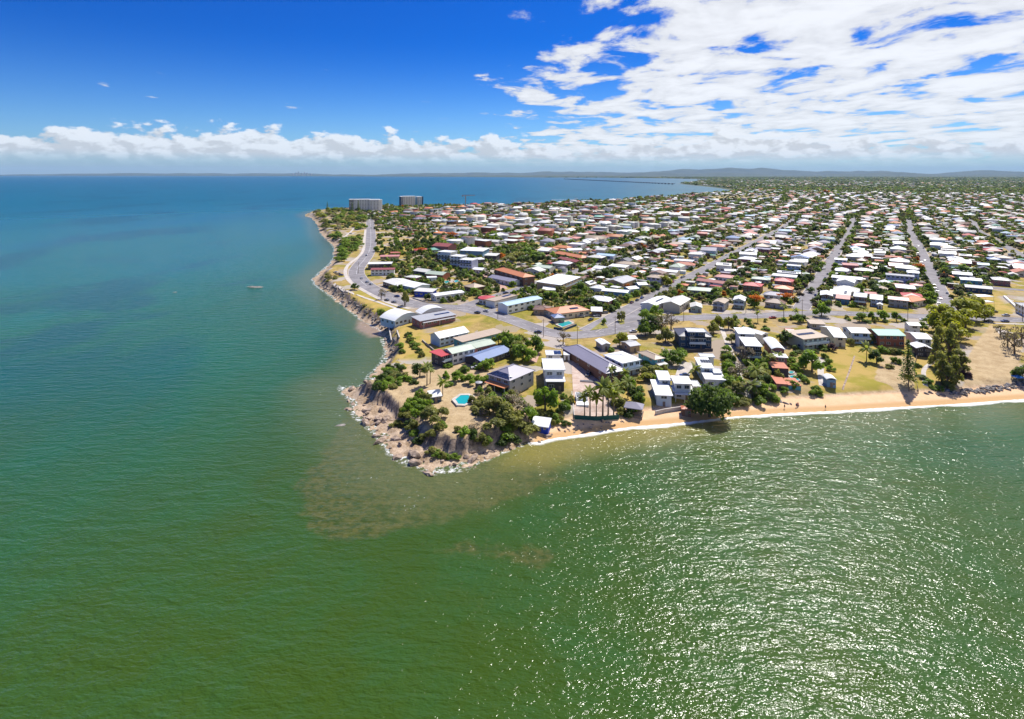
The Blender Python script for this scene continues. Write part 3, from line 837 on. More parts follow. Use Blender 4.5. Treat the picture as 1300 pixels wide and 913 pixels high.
LAST = [None]
HOUSES = []      # dict(short, x, y, r, name)
def build_house(name, short, label, cx, cy, rz, w, d, h, roof='h', rc='white', wc='white', pitch=.38, over=.55, win=8, solar=None, awn=None, bal=0,
                zg=None, cat='house', group='houses of the seaside town', caps=True, sides=True, into=None):
    if zg is None: zg = gz(cx, cy)
    if into is None: root = tag(empty(name, (cx, cy, zg), rz), label, cat, group)
    ww, wd_ = w - 2 * over, d - 2 * over
    rb, rf, rise, cap = roof_build(roof, w, d, pitch)
    lift = h + .03
    # walls, with gable ends where the roof has them
    b = MB()
    base = -1.6
    drop = pitch * over if roof in 'gGhs' else 0.0
    wt = h - .26 + .001
    hw, hd = ww / 2, wd_ / 2
    if roof == 'g': b.extr([(-hd, base), (hd, base), (hd, wt + drop), (0, wt + drop + pitch * hd), (-hd, wt + drop)], 'x', -hw, hw)
    elif roof == 'G': b.extr([(-hw, base), (hw, base), (hw, wt + drop), (0, wt + drop + pitch * hw), (-hw, wt + drop)], 'y', -hd, hd)
    elif roof == 's': b.extr([(-hd, base), (hd, base), (hd, wt + drop + pitch * wd_), (-hd, wt + drop)], 'x', -hw, hw)
    elif roof == 'b':
        n = 10; r = .16 * w
        b.extr([(-hw, base), (hw, base)] + [(hw - ww * i / n, wt + r * (1 - ((hw - ww * i / n) / (w / 2)) ** 2)) for i in range(n + 1)], 'y', -hd, hd)
    else: b.box(-hw, hw, -hd, hd, base, wt)
    if into is None: b.ob('wall', wallm(wc), root); ro = rb.ob('roof', roofm(rc), root, (0, 0, lift)); top, tz = ro, 0.0
    else:                       # a wing: its wall is the part, roof and windows are sub-parts
        c_, s_ = math.cos(-into.rotation_euler.z), math.sin(-into.rotation_euler.z)
        ex, ey = cx - into.location.x, cy - into.location.y
        root = b.ob('wing', wallm(wc), into, (ex * c_ - ey * s_, ex * s_ + ey * c_, zg - into.location.z), rz - into.rotation_euler.z)
        root['label'] = label
        ro = rb.ob('wing_roof', roofm(rc), root, (0, 0, lift)); top, tz = root, lift
    if cap is not None and caps: cap.ob('ridge_cap', roofm(rc), top, (0, 0, tz))
    # windows and door on the sides one can see
    st = max(1, int(round(h / 2.9))); left = win
    fh = h / st
    if win:
        door = False
        for k in range(st):
            n = max(1, min(int(ww / 3.0), 6))
            for i in range(n):
                if left <= 0: break
                x = -hw + ww * (i + .5) / n
                if k == 0 and not door and i == n // 2:
                    door = True
                    ob('door', DOORM, root, (x, -hd, 0.0), 0, (1.0, 1, 2.1)); continue
                wwid = min(ww / n * .62, 2.4)
                ob('window', WIN, root, (x, -hd, k * fh + fh * .34), 0, (wwid, 1, min(1.4, fh * .48))); left -= 1
        if sides:
            # the flank turned to the camera
            v = Vector((math.cos(rz), math.sin(rz))); tocam = Vector((-cx, -cy)).normalized()
            s = 1 if v.dot(tocam) > 0 else -1
            for k in range(st):
                n = max(1, min(int(wd_ / 4.0), 4))
                for i in range(n):
                    if left <= 0: break
                    y = -hd + wd_ * (i + .5) / n
                    ob('window', WIN, root, (s * hw, y, k * fh + fh * .36), s * math.pi / 2, (min(wd_ / n * .5, 1.8), 1, min(1.3, fh * .45))); left -= 1
    if solar:
        fx, fy, nx, ny, pw, ph = solar          # centre as share of the roof, columns, rows, panel size
        for i in range(nx):
            for j in range(ny):
                x = fx * w / 2 + (i - (nx - 1) / 2) * (pw + .12); y = fy * d / 2 + (j - (ny - 1) / 2) * (ph + .12)
                q = [(x - pw / 2, y - ph / 2), (x + pw / 2, y - ph / 2), (x + pw / 2, y + ph / 2), (x - pw / 2, y + ph / 2)]
                vs = [(a, c, rf(a, c) + .2) for a, c in q] + [(a, c, rf(a, c) + .12) for a, c in q]
                ob('solar_panel', mesh('solar_panel', vs, [(0, 1, 2, 3), (4, 0, 3, 7), (5, 1, 0, 4), (6, 2, 1, 5), (7, 3, 2, 6)], M_SOLAR), top, (0, 0, tz))
    if awn:
        dep, ah, ac, w_ = awn
        o = MB().extr([(-hd - dep, ah - .25), (-hd, ah), (-hd, ah - .15), (-hd - dep, ah - .4)], 'x', -hw * w_, hw * w_).ob('awning', roofm(ac), root)
        for x in (-hw * w_ + .2, 0, hw * w_ - .2):
            MB().box(x - .08, x + .08, -hd - dep + .15, -hd - dep + .31, -1.2, ah - .38).ob('post', M_WHITE, o if into is None else root)
    for k in range(bal):
        z = (k + (1 if st > 1 else 0)) * fh
        if z > h - 1.5: break
        o = MB().box(-hw * .96, hw * .96, -hd - 1.8, -hd, z - .18, z).ob('balcony', wallm('white'), root)
        MB().box(-hw * .96, hw * .96, -hd - 1.8, -hd - 1.72, z + .05, z + 1.0).ob('railing', M_PANE if k % 2 else wallm('pblue'), o if into is None else root)
    LAST[0] = root if into is None else LAST[0]
    HOUSES.append(dict(short=short, x=cx, y=cy, r=math.hypot(w, d) / 2, zg=zg, h=h + rise, w=w, d=d, rz=rz, root=root))
    return root, rf, lift

def spot(p1, p2, by, h, yaw=None, dmin=5.0, dmax=46.0):
    """house outline from its front eave corners and the row of its back eave in the picture"""
    m = ((p1[0] + p2[0]) / 2, (p1[1] + p2[1]) / 2)
    X, Y, zg = G(m[0], m[1], h)
    ze = zg + h
    def at(p): 
        y = FPX * (CH - ze) / (p[1] - YH); return Vector(((p[0] - XC) * y / FPX, y))
    A, B = at(p1), at(p2)
    if yaw is not None:
        dirv = Vector((math.cos(yaw), math.sin(yaw)))
        e = 0.5
        q0 = proj(X - dirv.x * e, Y - dirv.y * e, ze)[0]; q1 = proj(X + dirv.x * e, Y + dirv.y * e, ze)[0]
        w = (p2[0] - p1[0]) / max(q1 - q0, .05)
        M = Vector((X, Y)); 
    else:
        dirv = (B - A); w = dirv.length; dirv = dirv / w; M = (A + B) / 2
    nrm = Vector((-dirv.y, dirv.x))
    if nrm.dot(M) < 0: nrm = -nrm
    if isinstance(by, tuple): d = by[0]
    else:
        Yb = FPX * (CH - ze) / (by - YH); d = (Yb - M.y) / max(nrm.y, .35)
    d = max(dmin, min(dmax, d))
    c = M + nrm * d / 2
    return c.x, c.y, math.atan2(dirv.y, dirv.x), w, d, zg

GV = math.atan2(VY, VX)      # yaw of a front that runs across the long streets
def H(short, p1, p2, by, h, roof, rc, wc, yaw=None, name='house', cat='house', label=None, **kw):
    if yaw == 'g': yaw = GV
    cx, cy, rz, w, d, zg = spot(p1, p2, by, h, yaw)
    return build_house(name, short, label or short, cx, cy, rz, w, d, h, roof, rc, wc, zg=kw.pop('zg', zg), **kw)

# --- headland
H('white barrel-vaulted hall at the corner above the seawall', (501, 408), (534, 400), (15,), 3.4, 'b', 'white', 'pblue', name='hall', cat='hall', win=10)
H('second white vaulted hall roof touching the road bend', (535, 399), (568, 394), (9,), 4.0, 'b', 'white', 'white', name='hall', cat='hall', win=3)
H('long brick building with flat grey roof and strip solar panels', (533, 408), (580, 399.5), (11,), 4.2, 's', 'grey', 'pinkb', pitch=.06, win=12, solar=(.45, .1, 6, 1, 1.6, 1.6), awn=(2.0, 3.4, 'grey', .9))
H('white gabled house with pale blue walls and gable window', (558, 430), (596, 421.5), (10,), 4.4, 'g', 'white', 'pblue', pitch=.42, win=9)
H('long beige flat-roofed house with a teal end wall', (587, 434.5), (640, 421.5), (8.5,), 3.6, 's', 'tan', 'teal', pitch=.05, win=6)
H('white house with pale green gable roof and red balcony roof', (574, 449.5), (604, 442.5), (9,), 5.2, 'g', 'pgreen', 'white', pitch=.30, win=10)
H('square red flat-roofed porch on the end of the pale green roof', (560.5, 453), (573.5, 449), (9,), 5.0, 's', 'red', 'dark', pitch=.05, win=3, over=.8, bal=1, into=LAST[0])
H('pale green gabled house with dusky pink brick walls', (604.5, 442), (630, 436), (10,), 3.8, 'g', 'pgreen', 'pinkb', pitch=.22, win=6)
H('long low house with blue metal roof and light patch', (610, 459), (650, 445), (11,), 3.0, 'g', 'blue', 'dark', pitch=.26, win=6)
H('two-storey house with grey hip roof, solar rows and rusty awning', (618, 475), (647, 484), (17,), 5.2, 'h', 'mauve', 'grey', pitch=.42, win=12, solar=(0, -.80, 8, 2, 1.25, 1.1), awn=(3.0, 3.0, 'orange', .96))
H('white stepped house beside the bare building lot', (690, 470), (718, 470), (15,), 7.2, 'f', 'white', 'white', win=10, pitch=.1)
H('lower white front wing of the stepped house by the lot', (693, 484.5), (718, 484.5), (5.5,), 4.2, 's', 'white', 'dark', pitch=.06, win=5, into=LAST[0])
H('white rear wing of the stepped house with one dark panel', (693, 451), (713, 451), (7,), 5.0, 'f', 'white', 'white', win=2, solar=(.55, 0, 2, 2, 1.6, 2.2), into=LAST[0])
H('very long house with mauve grey hip roof beside the lot', (769, 474.5), (796.5, 470), (40,), 5.6, 'h', 'mauve', 'brown', pitch=.40, win=12)
H('small white gabled carport behind the long grey roof', (764, 438), (776, 437), (9,), 3.2, 'G', 'white', 'grey', pitch=.3, win=1, name='carport', cat='carport')
H('white two-storey house with square raised white roof', (790, 461.5), (815, 456.5), (14,), 6.4, 'h', 'white', 'pblue', pitch=.16, win=12, bal=1)
H('weathered beige hip-roofed house with teal veranda', (831, 457), (845, 454.5), (13,), 4.6, 'h', 'tan', 'teal', pitch=.3, win=5, awn=(3.2, 3.0, 'offwhite', .95))
H('cluttered grey roofed sheds beside the yellow-green tree', (800, 440), (814, 438), (9,), 3.4, 'g', 'grey', 'tan', pitch=.2, win=3, name='shed', cat='shed')
H('white roofed garage near the parked white car on the corner', (798, 431), (810, 430), (7,), 3.2, 'g', 'white', 'tan', pitch=.2, win=1, name='garage', cat='garage')
# --- modern beach house in pieces
H('white modern beach house with blue-white seaward wall', (832, 503.5), (854.5, 500.5), (15,), 4.8, 's', 'white', 'pblue', pitch=.06, win=8, yaw=-.10)
H('rear white block of the modern beach house', (836, 484), (853, 481), (10,), 5.4, 's', 'white', 'white', pitch=.05, win=2, yaw=-.10, into=LAST[0])
H('raised white block with window band on the beach house', (855.5, 488.5), (879, 486), (8,), 6.8, 's', 'white', 'white', pitch=.05, win=8, yaw=-.10, into=LAST[0])
H('long white veranda roof of the modern beach house', (854, 499), (882, 495), (6,), 3.6, 's', 'white', 'pblue', pitch=.05, win=4, yaw=-.10, into=LAST[0], awn=(2.5, 3.2, 'white', .97))
H('white carport roof on the landward end of the beach house', (880, 492), (890, 490.5), (7,), 4.0, 'f', 'white', 'grey', win=1, yaw=-.10, name='carport', cat='carport')
H('white house with small solar square behind the fig tree', (888.5, 468), (907, 466.5), (13,), 5.8, 's', 'white', 'pblue', pitch=.05, win=8, yaw=-.12, solar=(.3, .2, 4, 2, 1.0, 1.6))
H('low white front roof next to the big fig tree', (895, 482), (922, 482), (8,), 4.0, 's', 'white', 'white', pitch=.05, win=4, yaw=-.12, into=LAST[0])
H('small white roof behind the solar square house', (889, 454), (908, 453), (5,), 4.6, 'f', 'white', 'white', win=2, yaw=-.12, into=LAST[0])
H('little white side roof with blue wall beside the hedge', (906, 474), (917, 473.5), (6,), 4.8, 'f', 'white', 'blue', win=1, yaw=-.12, into=LAST[0])
H('large dark blue house with dark hip roof by the street', (862, 428), (905, 427), (15,), 6.0, 'h', 'dgrey', 'navy', pitch=.34, win=9, yaw=-.08)
H('white framed glass front of the dark blue house', (873, 422), (897, 421.5), (7,), 8.6, 'f', 'white', 'navy', win=10, yaw=-.08, into=LAST[0], bal=2)
H('tall white house with dark glazed seaward floors', (946, 440.5), (968.5, 438.5), (13,), 7.8, 's', 'white', 'dark', pitch=.05, win=12, bal=3, yaw=-.15)
H('white rear block of the tall house with dark floors', (937, 425), (959, 423), (10,), 8.0, 's', 'white', 'white', pitch=.05, win=4, yaw=-.15, into=LAST[0])
H('narrow white roofed house next to the red roof', (967, 425.5), (977, 423.5), (14,), 5.0, 'G', 'white', 'white', pitch=.25, win=3)
H('white curved-roof house above the terracotta terraces', (979.5, 444.5), (997.5, 443), (18,), 7.0, 'b', 'white', 'pinkb', win=9, bal=2, yaw=-.2)
H('white canopy roof over the upper terracotta terrace', (984, 454.5), (1001, 453), (5,), 6.0, 's', 'white', 'pinkb', pitch=.05, win=3, yaw=-.2, into=LAST[0])
H('coral red roofed house between white neighbours', (998, 427), (1010, 425), (13,), 4.2, 'g', 'red', 'white', pitch=.3, win=4, yaw=-.35)
H('large beige roofed house with black solar row', (1020, 431), (1052, 427.5), (12,), 5.6, 's', 'tan', 'pgreen', pitch=.09, win=10, bal=1, solar=(-.1, .0, 8, 1, 1.2, 2.0))
H('small beige shed roof beside the round street tree', (1028.5, 411), (1049, 412), (8,), 3.2, 's', 'tan', 'grey', pitch=.06, win=3, name='garage', cat='garage')
H('white long-roofed house with beige front above the lawn', (1059, 428.5), (1075.5, 428.5), (22,), 5.0, 'g', 'white', 'cream', pitch=.2, win=6, yaw=-.18)
H('white roofed house with pale blue balcony above the lawn', (1081, 422.5), (1106, 423.5), (12,), 5.8, 'g', 'offwhite', 'pblue', pitch=.24, win=9, bal=1, yaw=-.12)
H('red brick two-storey house with sea green roof', (1115, 426), (1150.5, 426.5), (13,), 5.8, 'g', 'green', 'brick', pitch=.26, win=14, yaw=-.06)
H('pale green flat side wing of the brick house', (1106, 428), (1115, 429), (14,), 3.4, 's', 'pgreen', 'teal', pitch=.05, win=2, yaw=-.06, into=LAST[0])
H('white stepped house nearest the tall casuarinas', (1163, 431), (1184.5, 430), (13,), 6.0, 'g', 'white', 'white', pitch=.2, win=5, yaw=-.2)
H('low white gabled front part of the casuarina house', (1163, 444), (1185, 441), (8,), 4.4, 'G', 'white', 'dark', pitch=.3, win=4, yaw=-.2, into=LAST[0])
H('small white rear gable of the casuarina house', (1154, 414), (1170, 413), (7,), 5.0, 'g', 'white', 'white', pitch=.3, win=2, yaw=-.2, into=LAST[0])
# --- street front, landward side
H('white house with mauve solar strip on the junction corner', (833, 388), (853, 379), (11,), 4.4, 'g', 'white', 'white', pitch=.22, win=5, solar=(0, -.4, 7, 1, 1.6, 1.4))
H('cream high-set gabled house second from the junction', (863.5, 388), (877.5, 379.5), (12,), 5.2, 'g', 'offwhite', 'cream', pitch=.3, win=8)
H('low pale cottage with green gable front on the street', (876, 390), (892, 391), (12,), 3.2, 'G', 'offwhite', 'pgreen', pitch=.32, win=4)
H('brown-grey gabled house beside the green-fronted one', (904, 383.5), (920, 385.5), (13,), 5.0, 'G', 'tan', 'grey', pitch=.28, win=6, awn=(2.0, 3.4, 'offwhite', 1.0))
H('white roofed house with green gable front and solar pair', (930, 381), (946, 382.5), (13,), 5.4, 'G', 'white', 'pgreen', pitch=.38, win=6, bal=1)
H('brown hip-roofed house between two flame trees', (970, 385), (996, 384.5), (10,), 3.6, 'h', 'brown', 'grey', pitch=.4, win=6, yaw='g')
H('blue-grey hip-roofed house behind the brown one', (968, 375), (997, 375.5), (9,), 3.4, 'h', 'mauve', 'white', pitch=.42, win=4, yaw='g')
H('red hip-roofed brown house left of the other red roof', (942, 363), (966, 363), (12,), 5.4, 'h', 'red', 'brown', pitch=.3, win=7, yaw='g')
H('red hip-roofed brick house beside flame tree street', (982, 357.5), (1006, 357), (12,), 5.6, 'h', 'red', 'brick', pitch=.3, win=8, yaw='g')
H('pale green hip-roofed house behind the red roofs', (953, 355), (977, 354.5), (10,), 3.4, 'h', 'pgreen', 'grey', pitch=.25, win=4, yaw='g')
H('long white roofed house behind the red brick one', (979, 350.5), (1011, 351.5), (9,), 3.6, 's', 'white', 'white', pitch=.06, win=5, yaw='g')
H('white house with full solar roof at the street corner', (986, 346), (1016, 347.5), (9,), 3.8, 'g', 'white', 'pblue', pitch=.2, win=4, yaw='g', solar=(0, -.5, 8, 1, 1.3, 2.0))
H('pale blue flat two-storey block near the corner trees', (998, 337.5), (1016, 338), (9,), 6.0, 'f', 'white', 'pblue', win=8, yaw='g')
H('long brown roofed white house by traffic island street', (883, 356), (918, 360.5), (10,), 4.6, 'g', 'rbrown', 'white', pitch=.26, win=9)
H('wide pale green hip roof by traffic island street', (872, 368), (913, 371), (12,), 3.2, 'h', 'pgreen', 'grey', pitch=.25, win=6)
H('orange and white roofed house above the brown roof', (906, 351), (934, 354), (11,), 3.6, 'h', 'pink', 'white', pitch=.3, win=5)
H('white roofed house with skylights above the dark trees', (920, 344), (942, 345), (10,), 3.6, 'g', 'white', 'white', pitch=.22, win=4)
H('white high-set gabled house at flame tree street corner', (1041, 374.5), (1057.5, 376), (16,), 6.0, 'G', 'white', 'brown', pitch=.22, win=8, bal=1)
H('faded red roofed cottage with blue front', (1060.5, 379.5), (1079, 379.5), (10,), 3.8, 's', 'pink', 'blue', pitch=.12, win=5, yaw='g')
H('tall flat white-topped brown house with driveway', (1083, 377.5), (1100.5, 377), (16,), 6.6, 'f', 'white', 'brown', win=8, yaw='g', bal=1)
H('grey gabled blue house with a little white garage', (1104, 380.5), (1121, 380), (14,), 5.0, 'g', 'grey', 'pblue', pitch=.3, win=6, yaw='g')
H('small white gabled garage in front of the grey roof', (1113, 387), (1121, 387), (6,), 2.8, 'G', 'white', 'white', pitch=.4, win=1, yaw='g', name='garage', cat='garage')
H('salmon roofed high-set house with grey walls', (1127, 381), (1154, 381), (9,), 5.2, 'g', 'pink', 'grey', pitch=.3, win=8, yaw='g')
H('orange tiled house beside parked cars street', (1158, 383.5), (1179.5, 380), (13,), 4.2, 'h', 'orange', 'cream', pitch=.28, win=5)
H('long white two-storey house with white verandas', (1055, 353), (1094.5, 354.5), (9,), 5.4, 's', 'white', 'white', pitch=.08, win=12, yaw='g', awn=(2.5, 2.8, 'white', .4))
H('white hip-roofed house above the long white one', (1059, 344), (1077, 344), (14,), 4.0, 'h', 'white', 'white', pitch=.36, win=4, yaw='g')
H('white hip-roofed dark house beside a round green tree', (1084, 343.5), (1109, 344), (11,), 4.2, 'h', 'offwhite', 'brown', pitch=.3, win=6, yaw='g')
H('pale blue two-storey house with white roof on the corner', (1059, 330), (1075.5, 330), (11,), 5.6, 'g', 'white', 'pblue', pitch=.2, win=7, yaw='g')
H('brown hip-roofed house with yellow shrubs', (1087, 331), (1101, 331), (12,), 4.6, 'h', 'brown', 'brown', pitch=.5, win=4, yaw='g')
H('long lavender flat-roofed block beside parked cars street', (1124, 350), (1161, 351), (11,), 6.2, 'f', 'grey', 'lav', win=14, yaw='g', name='apartment_block', cat='apartment block')
H('dull pink roofed house in front of the lavender block', (1128, 362.5), (1152, 363), (9,), 3.4, 'g', 'pink', 'brown', pitch=.22, win=4, yaw='g')
H('dull pink roofed house with white trim by the street', (1155, 362), (1172, 363.5), (9,), 3.4, 'h', 'pink', 'white', pitch=.25, win=3, yaw='g')
H('white domed hip roof house under the orange tree', (1151, 346), (1168, 347), (12,), 5.4, 'h', 'white', 'pblue', pitch=.34, win=6, yaw='g')
H('low grey roofed dark blue house facing parked cars', (1225, 366), (1261, 366), (12,), 3.8, 'g', 'grey', 'navy', pitch=.2, win=8, yaw='g')
H('white and teal long roof behind the grey roof', (1219, 356), (1248, 356), (9,), 3.6, 's', 'white', 'teal', pitch=.08, win=5, yaw='g')
H('white gabled house by the green canopy', (1209, 348.5), (1235, 349), (11,), 4.4, 'g', 'white', 'grey', pitch=.26, win=5, yaw='g')
H('sea green canopy roof beside the white gable', (1208, 341), (1232, 341), (7,), 3.4, 'f', 'green', 'pgreen', win=0, yaw='g', name='canopy', cat='canopy')
H('beige hip-roofed house near the white boundary wall', (1260, 355.5), (1284, 356.5), (13,), 4.6, 'h', 'offwhite', 'pinkb', pitch=.3, win=6, yaw='g')
H('bright blue hip-roofed house among dark trees', (1254, 329), (1271.5, 330), (14,), 4.2, 'h', 'blue', 'navy', pitch=.34, win=4, yaw='g')
H('pale grey solar roofed house left of the blue roof', (1241, 336), (1257, 337), (11,), 3.6, 'g', 'lblue', 'white', pitch=.25, win=3, yaw='g')
H('grey flat-roofed long building at the right picture edge', (1287, 384), (1312, 396), (14,), 6.0, 'f', 'grey', 'white', win=10, name='apartment_block', cat='apartment block')
# --- left of the junction
H('white flat-roofed block at the inside of the road bend', (466.5, 336.5), (497, 334), (12,), 5.0, 'f', 'white', 'dark', win=8, yaw=.10)
H('white-walled row with brick top below the bend block', (470, 344), (501, 341), (7,), 5.0, 's', 'rbrown', 'white', pitch=.08, win=10, yaw=.10)
H('long beige motel roof running down to the road corner', (485, 357), (505, 363.5), (19,), 3.6, 'g', 'offwhite', 'brown', pitch=.14, win=6)
H('white villa roof joined to the beige motel roof', (500, 360), (526, 365.5), (16,), 3.8, 'g', 'white', 'pblue', pitch=.16, win=6)
H('dark-walled house with two-part pale roof and skylight', (524, 343.5), (541, 346), (12,), 4.6, 'g', 'offwhite', 'dark', pitch=.26, win=5)
H('pale roofed house with brick end next to skylight roof', (539, 347.5), (562, 349.5), (13,), 4.6, 'g', 'pgreen', 'brick', pitch=.24, win=5)
H('white roofed house with brown wall beside the villas', (513, 351.5), (528, 353), (9,), 3.8, 'h', 'offwhite', 'pinkb', pitch=.25, win=3)
H('cream roofed house with a bright blue wall', (525, 369.5), (549, 371), (9,), 4.0, 's', 'offwhite', 'royal', pitch=.08, win=3)
H('long white shop row along the road corner', (553, 376), (590, 371), (9,), 4.0, 'g', 'white', 'white', pitch=.16, win=10, name='shop_row', cat='shop')
H('little white cube house among the pool gardens', (542, 353), (555, 352.5), (7,), 4.0, 'f', 'white', 'pblue', win=3)
H('terracotta flat roof beside the empty grass lot', (496, 321.5), (509, 321), (10,), 3.4, 'f', 'terra', 'orange', win=2)
H('long pale terracotta roof above the bend block', (482, 326), (507, 325.5), (8,), 3.2, 's', 'pink', 'tan', pitch=.08, win=3)
H('red hip-roofed house with white tarp beside it', (526, 318), (543, 317.5), (13,), 3.8, 'h', 'red', 'white', pitch=.3, win=3)
H('white four-storey apartment block nearest the shore road', (555, 320), (572, 320.5), (14,), 10.5, 'f', 'white', 'white', win=12, name='apartment_block', cat='apartment block', yaw=-.45, bal=3)
H('middle white apartment block beside the pink lane', (571, 325), (585, 326.5), (13,), 10.5, 'f', 'white', 'white', win=12, name='apartment_block', cat='apartment block', yaw=-.45, bal=3)
H('white apartment block at the low end of the row', (583, 329), (599, 331.5), (13,), 9.8, 'f', 'white', 'lav', win=12, name='apartment_block', cat='apartment block', yaw=-.45, bal=3)
H('dark reddish brown building behind the apartments', (548, 312), (569, 313.5), (18,), 7.5, 'g', 'rbrown', 'rbrown' if 'rbrown' in WALLC else 'pinkb', pitch=.3, win=8)
H('sea green roofed building before the dark brown one', (544, 317.5), (560, 317), (12,), 4.0, 'h', 'green', 'pgreen', pitch=.3, win=3)
H('wide white-roofed block with blue wall above the lane', (583, 318), (613, 319), (22,), 6.5, 's', 'white', 'blue', pitch=.04, win=8, yaw=-.3)
H('grey roofed dark-walled house beside the wide white roof', (614, 324), (630, 325), (13,), 5.6, 's', 'offwhite', 'dark', pitch=.06, win=6, yaw=-.3)
H('small white roofed dark house by the lane trees', (603, 330), (616, 329), (9,), 5.4, 's', 'white', 'dark', pitch=.06, win=4)
H('white cottage roof on the grass beside the lane', (599, 342), (612, 343), (10,), 3.2, 'g', 'white', 'white', pitch=.25, win=2)
H('long orange tiled brown apartment house', (627, 342), (664, 352.5), (12,), 7.0, 'h', 'orange', 'brown', pitch=.34, win=14, name='apartment_block', cat='apartment block')
H('long grey roofed cottage below the orange tiles', (619, 352), (651, 358.5), (11,), 3.4, 'g', 'mauve', 'white', pitch=.3, win=5)
H('straw beige hip roof house beside the big lane tree', (588, 363), (601, 366), (12,), 3.8, 'h', 'tan', 'brown', pitch=.36, win=3)
H('long white house with blue-grey roof on the corner block', (644, 388.5), (689, 379), (10,), 5.4, 'g', 'lblue', 'white', pitch=.2, win=10)
H('flat tan-topped building joined to the round red roof', (628, 383), (658, 375), (9,), 4.4, 'f', 'tan', 'white', win=5, solar=(.5, .2, 5, 1, 1.6, 2.2))
H('orange tiled house with solar roof above the pool', (706, 399), (750, 393.5), (15,), 3.8, 'h', 'orange', 'cream', pitch=.3, win=8, solar=(.2, -.5, 4, 1, 1.4, 1.7))
H('small blue solar pavilion in front of the orange house', (704, 404), (718, 403), (8,), 3.4, 'h', 'blue', 'tan', pitch=.4, win=2, name='pavilion', cat='pavilion')
H('dull brown hip roof house near the corner block', (676, 393), (697, 394), (11,), 3.4, 'h', 'brown', 'tan', pitch=.3, win=3)
H('white patio-roofed house beside the orange tiles', (750, 395), (765, 395.5), (9,), 3.2, 's', 'white', 'brown', pitch=.08, win=2)
# --- middle left
H('tan walled motel with flat white roof', (712, 362), (738, 351.5), (21,), 5.8, 's', 'white', 'tan', pitch=.03, win=14, bal=1, name='motel', cat='motel')
H('grey gabled hall with plain brown walls', (791, 360), (808.5, 354), (17,), 4.6, 'g', 'grey', 'tan', pitch=.24, win=2)
H('white roofed blue house behind the street shrubs', (763, 369), (797, 372), (10,), 4.8, 'g', 'white', 'blue', pitch=.2, win=8)
H('little white pyramid roofed house behind the blue one', (748, 366), (763, 366), (9,), 4.0, 'h', 'white', 'white', pitch=.4, win=3, yaw='g')
H('wide white pyramid roof house above the orange tiles', (745, 381.5), (772, 381.5), (13,), 3.6, 'h', 'white', 'pinkb', pitch=.3, win=5, yaw='g')
H('left orange tiled villa of the villa row', (688, 316.5), (704, 317), (12,), 3.8, 'h', 'orange', 'cream', pitch=.36, win=4, yaw='g')
H('rear orange tiled villa of the villa row', (701, 314), (721, 315), (12,), 3.8, 'h', 'orange', 'tan', pitch=.36, win=4, yaw='g')
H('long front orange tiled villas with garages', (701, 321), (738, 328), (12,), 3.8, 'h', 'orange', 'pinkb', pitch=.34, win=8)
H('long brown tiled villas in front of the orange row', (707, 328), (731, 333), (10,), 3.4, 'g', 'rbrown', 'brick', pitch=.3, win=5)
H('white carport roofs facing the motel', (688, 368), (705, 368.5), (10,), 3.0, 's', 'white', 'grey', pitch=.06, win=1, name='carport', cat='carport')
H('white hip-roofed house with skylight near the villas', (700, 335), (720, 335), (13,), 4.4, 'h', 'white', 'grey', pitch=.32, win=4, yaw='g')
H('pale green roofed house left of the skylight hip', (680, 340), (698, 340), (12,), 3.6, 'g', 'pgreen', 'white', pitch=.25, win=3, yaw='g')
H('white roofed house right of the orange villas', (722, 318), (740, 317), (11,), 4.6, 'g', 'white', 'white', pitch=.25, win=4)
H('pale pyramid roof on stilts near the villa row', (744, 327), (763, 327), (13,), 4.6, 'h', 'offwhite', 'dark', pitch=.3, win=4, yaw='g')
H('blue-grey roofed long house in the middle blocks', (756, 324), (779, 325), (11,), 3.6, 'g', 'lblue', 'white', pitch=.25, win=4, yaw='g')
H('broad tan hip roof in the middle blocks', (781, 335), (807, 336), (13,), 3.6, 'h', 'tan', 'white', pitch=.28, win=4, yaw='g')
H('plain white roof before the broad tan hip', (772, 338.5), (794, 339), (10,), 3.4, 's', 'white', 'white', pitch=.08, win=3, yaw='g')
H('white and blue house near the street hedge', (799, 367.5), (812, 366), (9,), 3.8, 'g', 'white', 'blue', pitch=.25, win=3)
H('pale blue cottage with white roof by the street', (811, 362), (823, 361.5), (9,), 3.8, 'g', 'white', 'blue', pitch=.3, win=3)
H('olive hip roof on lavender two-storey walls', (820, 352.5), (839, 352.5), (12,), 5.6, 'h', 'tan', 'lav', pitch=.25, win=7, yaw='g')
H('long cream white roof above traffic island street', (826, 344), (859, 345), (11,), 3.6, 'g', 'white', 'cream', pitch=.2, win=5, yaw='g')

# --- round red roofed corner shop
def round_shop():
    X, Y, z = G(618.5, 385, 0); 
    root = tag(empty('corner_shop', (X, Y, z)), 'round red-roofed shop at the street corner', 'shop', 'houses of the seaside town')
    MB().cyl(0, 0, -1, 3.6, 5.6, 5.6, 20).ob('wall', wallm('white'), root)
    MB().cyl(0, 0, 3.61, 4.0, 6.6, 6.4, 20).cyl(0, 0, 4.0, 5.0, 6.4, 1.2, 20).ob('roof', roofm('red'), root)
    for k in range(7):
        a = math.pi + (k - .5) * math.pi / 6
        o = ob('window', WIN, root, (5.6 * math.cos(a), 5.6 * math.sin(a), .8), a + math.pi / 2, (1.9, 1, 1.8))
    HOUSES.append(dict(short='round red-roofed corner shop', x=X, y=Y, r=6.5, zg=z, h=5, w=13, d=13, rz=0, root=root))
round_shop()

